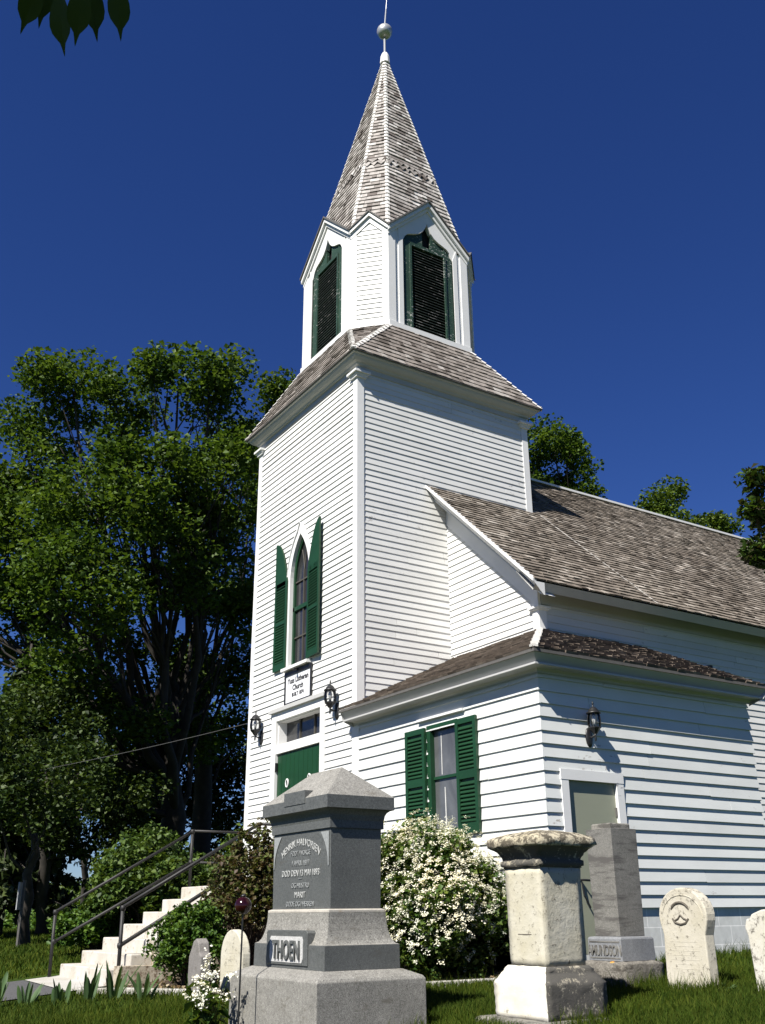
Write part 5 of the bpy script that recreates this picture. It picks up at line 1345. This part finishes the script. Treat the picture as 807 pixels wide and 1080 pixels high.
for (sx_, sy_, sz) in ((-.55, -.35, 1.34), (-.25, -.35, 1.50), (-.72, -.2, 1.25), (.15, -.35, 1.50)):    # flowering sprays that stick out
    for k in range(14):
        c0 = np.array([sp_c[0]+sx_+rng.normal()*.035, sp_c[1]+sy_+rng.normal()*.035, bz+sz+.22*k/14-.05]); m = 12
        P.append(c0+rng.normal(size=(m, 3))*.018); Nn.append(np.tile([.2, -.4, .7], (m, 1)))
P = np.concatenate(P); Nn = np.concatenate(Nn)
V, F = scatter_quads(P, rng.uniform(.014, .025, len(P)), .4, .95, .1, rng, Nn*1.5)
kind(np_mesh('blossoms', V, F, MAT['white_petal'], t), 'stuff')
shrub('bronze_shrub', 'bronze leaved airy shrub between the steps and the THOEN monument', (-.20, -1.55), .52, .55, 1.75, MAT['purple'], 60, 150, 60, .055, .15, 62, spray=.10)
shrub('small_green_bush', 'small bright green bush in the bed beside the bottom steps', (.22, -2.50), .38, .36, .90, MAT['box'], 40, 120, 110, .045, .13, 63, spray=.06)
shrub('lilac_bush', 'tall green bush behind the far handrail of the steps', (-5.2, -1.1), .95, .95, 1.95, MAT['lilac'], 40, 150, 110, .085, .26, 64, spray=.08, group='bushes behind the steps')
shrub('lilac_bush', 'dark bush against the tower corner behind the steps', (-4.6, .5), .7, .7, 1.9, MAT['lilac'], 30, 90, 100, .08, .24, 65, spray=.08, group='bushes behind the steps')
shrub('lilac_bush', 'low bright bush left of the bottom step', (-5.9, -1.6), .7, .7, .75, MAT['box'], 30, 120, 110, .07, .2, 66, spray=.1, group='bushes behind the steps')
shrub('lilac_bush', 'broad bush farther off between the trees and the steps', (-8.2, .9), 1.1, 1.1, 1.5, MAT['lilac'], 40, 190, 110, .10, .34, 67, spray=.1, group='bushes behind the steps')

# iris clumps along the path
def blade_plant(name, label, c, n, h, wd, mat, seed, group=None, cat='plant', spread=.09, tilt=.35):
    rng = np.random.default_rng(seed); bz = gzz(*c); t = thing(name, label, cat, (c[0], c[1], bz), group)
    for k in range(n):
        a = rng.uniform(0, 2*math.pi); hh = h*rng.uniform(.65, 1.1); til = tilt*rng.uniform(.2, 1.2); o = np.array([c[0]+math.cos(a)*spread*rng.random(), c[1]+math.sin(a)*spread*rng.random(), bz-.02])
        dr = np.array([math.cos(a)*til, math.sin(a)*til, 1.0]); sd2 = np.array([-math.sin(a+.5), math.cos(a+.5), 0]); m_ = MB(); vs = []
        for i, (tq, ww) in enumerate(((0, .5), (.3, .95), (.6, 1.0), (.85, .6), (1.0, .03))):
            p = o + dr*hh*tq + np.array([math.cos(a), math.sin(a), -.5])*hh*til*.5*tq*tq; nrm_ = np.cross(sd2, dr); nrm_ /= np.linalg.norm(nrm_)
            vs += [p-sd2*wd*ww/2, p+nrm_*wd*.18*ww, p+sd2*wd*ww/2]
        fs = []
        for i in range(4): fs += [(i*3, i*3+1, i*3+4, i*3+3), (i*3+1, i*3+2, i*3+5, i*3+4)]
        m_.add(vs, fs); m_.build('leaf', mat, t)
for i, (c, n, h, lab) in enumerate((((-.45, -4.55), 8, .42, 'leftmost broad leaved clump beside the path, with pale grey leaves'), ((-.28, -4.25), 7, .30, 'short broad leaved clump, second from the left along the path'), ((.05, -3.98), 6, .30, 'thin broad leaved clump in the middle of the row by the path'),
        ((.25, -3.72), 8, .44, 'tall dark leaved clump standing before the bottom step'), ((.48, -3.50), 8, .43, 'dark leaved clump with splayed leaves before the rail post'), ((.80, -3.28), 6, .30, 'rightmost small leaved clump beside the rail post foot'))):
    blade_plant('iris_clump', lab, c, n, h, .06, MAT['iris'], 70+i, 'leafy clumps along the path')

# white flowering plant at the foot of the monument
fc = (3.86, -3.86)
t = thing('white_flower_plant', 'white flowering plant with broad leaves at the foot of the monument', 'plant', (fc[0], fc[1], gzz(*fc)))
rng = np.random.default_rng(81); bz = gzz(*fc); mb = MB(); P = []; lv = []
for k in range(26):
    a = rng.uniform(0, 2*math.pi); r = rng.uniform(.02, .20); hh = rng.uniform(.25, .52); top_ = np.array([fc[0]+math.cos(a)*r*1.1, fc[1]+math.sin(a)*r*1.1, bz+hh])
    st_ = np.array([fc[0]+math.cos(a)*r*.4, fc[1]+math.sin(a)*r*.4, bz-.03]); mb.tube(bent(st_, top_, .03, 3, rng, .03), [.005, .004, .004, .003], 5, 0, False)
    for q in range(7): lv.append(st_+(top_-st_)*rng.uniform(.1, .85)+rng.normal(size=3)*.025)
    if k < 20: P.append(top_+rng.normal(size=(26, 3))*np.array([.028, .028, .022]))
P.append(np.array([fc[0]+.02, fc[1], bz+.62])+rng.normal(size=(40, 3))*np.array([.025, .025, .05]))
mb.build('stems', MAT['spleaf'], t)
V, F = scatter_quads(np.array(lv), rng.uniform(.07, .13, len(lv)), .5, 1.2, .2, rng); np_mesh('foliage', V, F, MAT['spleaf'], t)
P = np.concatenate(P); V, F = scatter_quads(P, rng.uniform(.022, .034, len(P)), .3, .95, .1, rng, np.tile([.3, -.6, .8], (len(P), 1))); kind(np_mesh('blossoms', V, F, MAT['phlox'], t), 'stuff')
blade_plant('weed', 'small dark weed at the foot of the round topped headstone', (5.99, .12), 9, .10, .03, MAT['iris'], 90, None, 'plant', .05, .9)

# sign post far left, cable
p = at(24.5, 945, 20); gz_ = gzz(p[0], p[1])
t = thing('roadside_sign', 'small grey sign panel on a post among the trunks at the left', 'sign', (p[0], p[1], gz_))
mb = MB(); mb.tube([(p[0], p[1], gz_-.2), (p[0], p[1], p[2]+.3)], .03, 8); mb.build('post', MAT['darkedge'], t)
mb = MB(); mb.beam((p[0]-.12, p[1]+.02, p[2]), (p[0]+.12, p[1]-.14, p[2]), .02, .52); mb.build('sign_panel', MAT['signgrey'], t)
mb = MB(); a = np.array([-3.74, .02, 3.52]); c2 = at(-120, 838, 22); pts = []
for i in range(25):
    q = i/24; s = a*(1-q)+c2*q; s[2] -= .12*4*q*(1-q); pts.append(tuple(s))
mb.tube(pts, .005, 6); tag(mb.build('service_cable', MAT['wire']), 'thin pale cable running from the tower corner to the left', 'cable')

# far treeline and meadow shrubs ------------------------------
rng = np.random.default_rng(95); C_ = []; R_ = []
for k in range(420):
    px = rng.uniform(-260, 260); t_ = rng.uniform(150, 210); p = at(px, 963, t_); h = rng.uniform(1.0, 5.0)
    C_.append(np.array([p[0], p[1], h])); R_.append(rng.uniform(1.6, 3.2))
V, F = leaf_cloud(C_, R_, [70]*len(C_), .8, .8, rng); kind(np_mesh('far_wood', V, F, MAT['maple2']), 'stuff')
C_ = []; R_ = []
for k in range(260):
    px = rng.uniform(-160, 200); t_ = rng.uniform(34, 62); p = at(px, 965, t_); C_.append(np.array([p[0], p[1], rng.uniform(-.1, .35)])); R_.append(rng.uniform(.4, .8))
V, F = leaf_cloud(C_, R_, [80]*len(C_), .16, .6, rng); kind(np_mesh('meadow_scrub', V, F, MAT['box']), 'stuff')

# grass -------------------------------------------------------
def inpoly(x, y, poly):
    r = np.zeros(len(x), bool); n = len(poly)
    for i in range(n):
        (x0, y0), (x1, y1) = poly[i], poly[(i+1) % n]
        c = ((y0 > y) != (y1 > y)) & (x < (x1-x0)*(y-y0)/(y1-y0+1e-12)+x0); r ^= c
    return r
BED = KERB + [(4.0, .03), (-.62, .05)]
def grass(n, t0, t1, px0, px1, h0, h1, wd, seed):
    rng = np.random.default_rng(seed)
    # uniform over a ground wedge in front of the camera
    a0 = math.atan((px0-403.5)/FPX/math.cos(PITCH)*.93); a1 = math.atan((px1-403.5)/FPX/math.cos(PITCH)*.93)
    ang = rng.uniform(a0, a1, n); rr = np.sqrt(rng.uniform(t0*t0, t1*t1, n))
    fx, fy = -math.sin(YAW), math.cos(YAW); rx_, ry_ = math.cos(YAW), math.sin(YAW)
    x = CAM[0]+rr*(np.cos(ang)*fx+np.sin(ang)*rx_); y = CAM[1]+rr*(np.cos(ang)*fy+np.sin(ang)*ry_)
    ok = ~inpoly(x, y, BED)
    ok &= ~((x > -3.4) & (x < -.7) & (y < -3.0)) & ~((x > -3.0) & (x < -.8) & (y > -3.2) & (y < 0))
    ok &= ~((x > -W-.02) & (x < A+.0) & (y > 0) & (y < L)) & ~((x < N) & (y > GY0) & (x > XN2))
    for cx, cy, hx, hy in ((TX, TY, .79, .51), (PX, PY, .44, .44), (MX, MY, .26, .26)): ok &= ~((abs(x-cx) < hx) & (abs(y-cy) < hy))
    x, y = x[ok], y[ok]; n = len(x); z = gz(x, y)
    patch = .75+.5*(np.sin(x*2.1+1.3*np.sin(y*1.7))*np.sin(y*2.6+x*.6)*.5+.5)
    h = rng.uniform(h0, h1, n)*patch; a = rng.uniform(0, 2*math.pi, n); ln = rng.normal(0, .38, (n, 2))
    dx, dy = np.cos(a), np.sin(a); w = wd*rng.uniform(.6, 1.3, n)
    B = np.stack([x, y, z-.005], 1); S_ = np.stack([dx*w/2, dy*w/2, np.zeros(n)], 1)
    m = B+np.stack([ln[:, 0]*h*.35, ln[:, 1]*h*.35, h*.55], 1); tp = B+np.stack([ln[:, 0]*h, ln[:, 1]*h, h*(1-.2*np.hypot(ln[:, 0], ln[:, 1]))], 1)
    V = np.stack([B-S_, B+S_, m-S_*.75, m+S_*.75, tp], 1).reshape(-1, 3); i = np.arange(n)*5
    F = np.concatenate([np.stack([i, i+1, i+3], 1), np.stack([i, i+3, i+2], 1), np.stack([i+2, i+3, i+4], 1)])
    return V, F
Vs, Fs, o = [], [], 0
def tufts(x0, y0, x1, y1, n, seed):
    rng = np.random.default_rng(seed); q = rng.random(n); x = x0+(x1-x0)*q+rng.normal(0, .025, n); y = y0+(y1-y0)*q+rng.normal(0, .025, n)
    z = gz(x, y); h = rng.uniform(.07, .17, n)*(.7+.6*rng.random(n)); a = rng.uniform(0, 2*math.pi, n); ln = rng.normal(0, .3, (n, 2)); w = .006*rng.uniform(.6, 1.3, n)
    B = np.stack([x, y, z-.01], 1); S_ = np.stack([np.cos(a)*w/2, np.sin(a)*w/2, np.zeros(n)], 1)
    m = B+np.stack([ln[:, 0]*h*.35, ln[:, 1]*h*.35, h*.55], 1); tp = B+np.stack([ln[:, 0]*h, ln[:, 1]*h, h], 1)
    V = np.stack([B-S_, B+S_, m-S_*.75, m+S_*.75, tp], 1).reshape(-1, 3); i = np.arange(n)*5
    return V, np.concatenate([np.stack([i, i+1, i+3], 1), np.stack([i, i+3, i+2], 1), np.stack([i+2, i+3, i+4], 1)])
for k, sg_ in enumerate(((5.2, -.06, 5.95, -.1), (5.95, -.05, 5.98, .22), (4.65, -.30, 5.24, -.30), (5.24, -.3, 5.24, .3), (6.2, .17, 6.9, .13), (6.14, -2.05, 6.14, -1.1), (5.2, -3.5, 5.2, -2.5), (1.5, -3.15, 2.1, -3.15), (1.4, -2.7, 2.1, -2.7), (4.0, .9, 4.0, 3.6), (4.02, 1.3, 4.03, 3.6), (-.5, -3.68, .9, -2.95), (.9, -2.95, 3.2, -1.25), (3.2, -1.25, 4.4, -.1))):
    V, F = tufts(*sg_, 260, 200+k); Vs.append(V); Fs.append(F+o); o += len(V)
for args in ((150000, 5.5, 11.5, -40, 860, .045, .105, .006, 1), (60000, 11, 17, -60, 860, .05, .11, .010, 2), (45000, 16, 34, -60, 330, .06, .14, .022, 3)):
    V, F = grass(*args); Vs.append(V); Fs.append(F+o); o += len(V)
kind(np_mesh('grass', np.concatenate(Vs), np.concatenate(Fs), MAT['blade']), 'stuff')
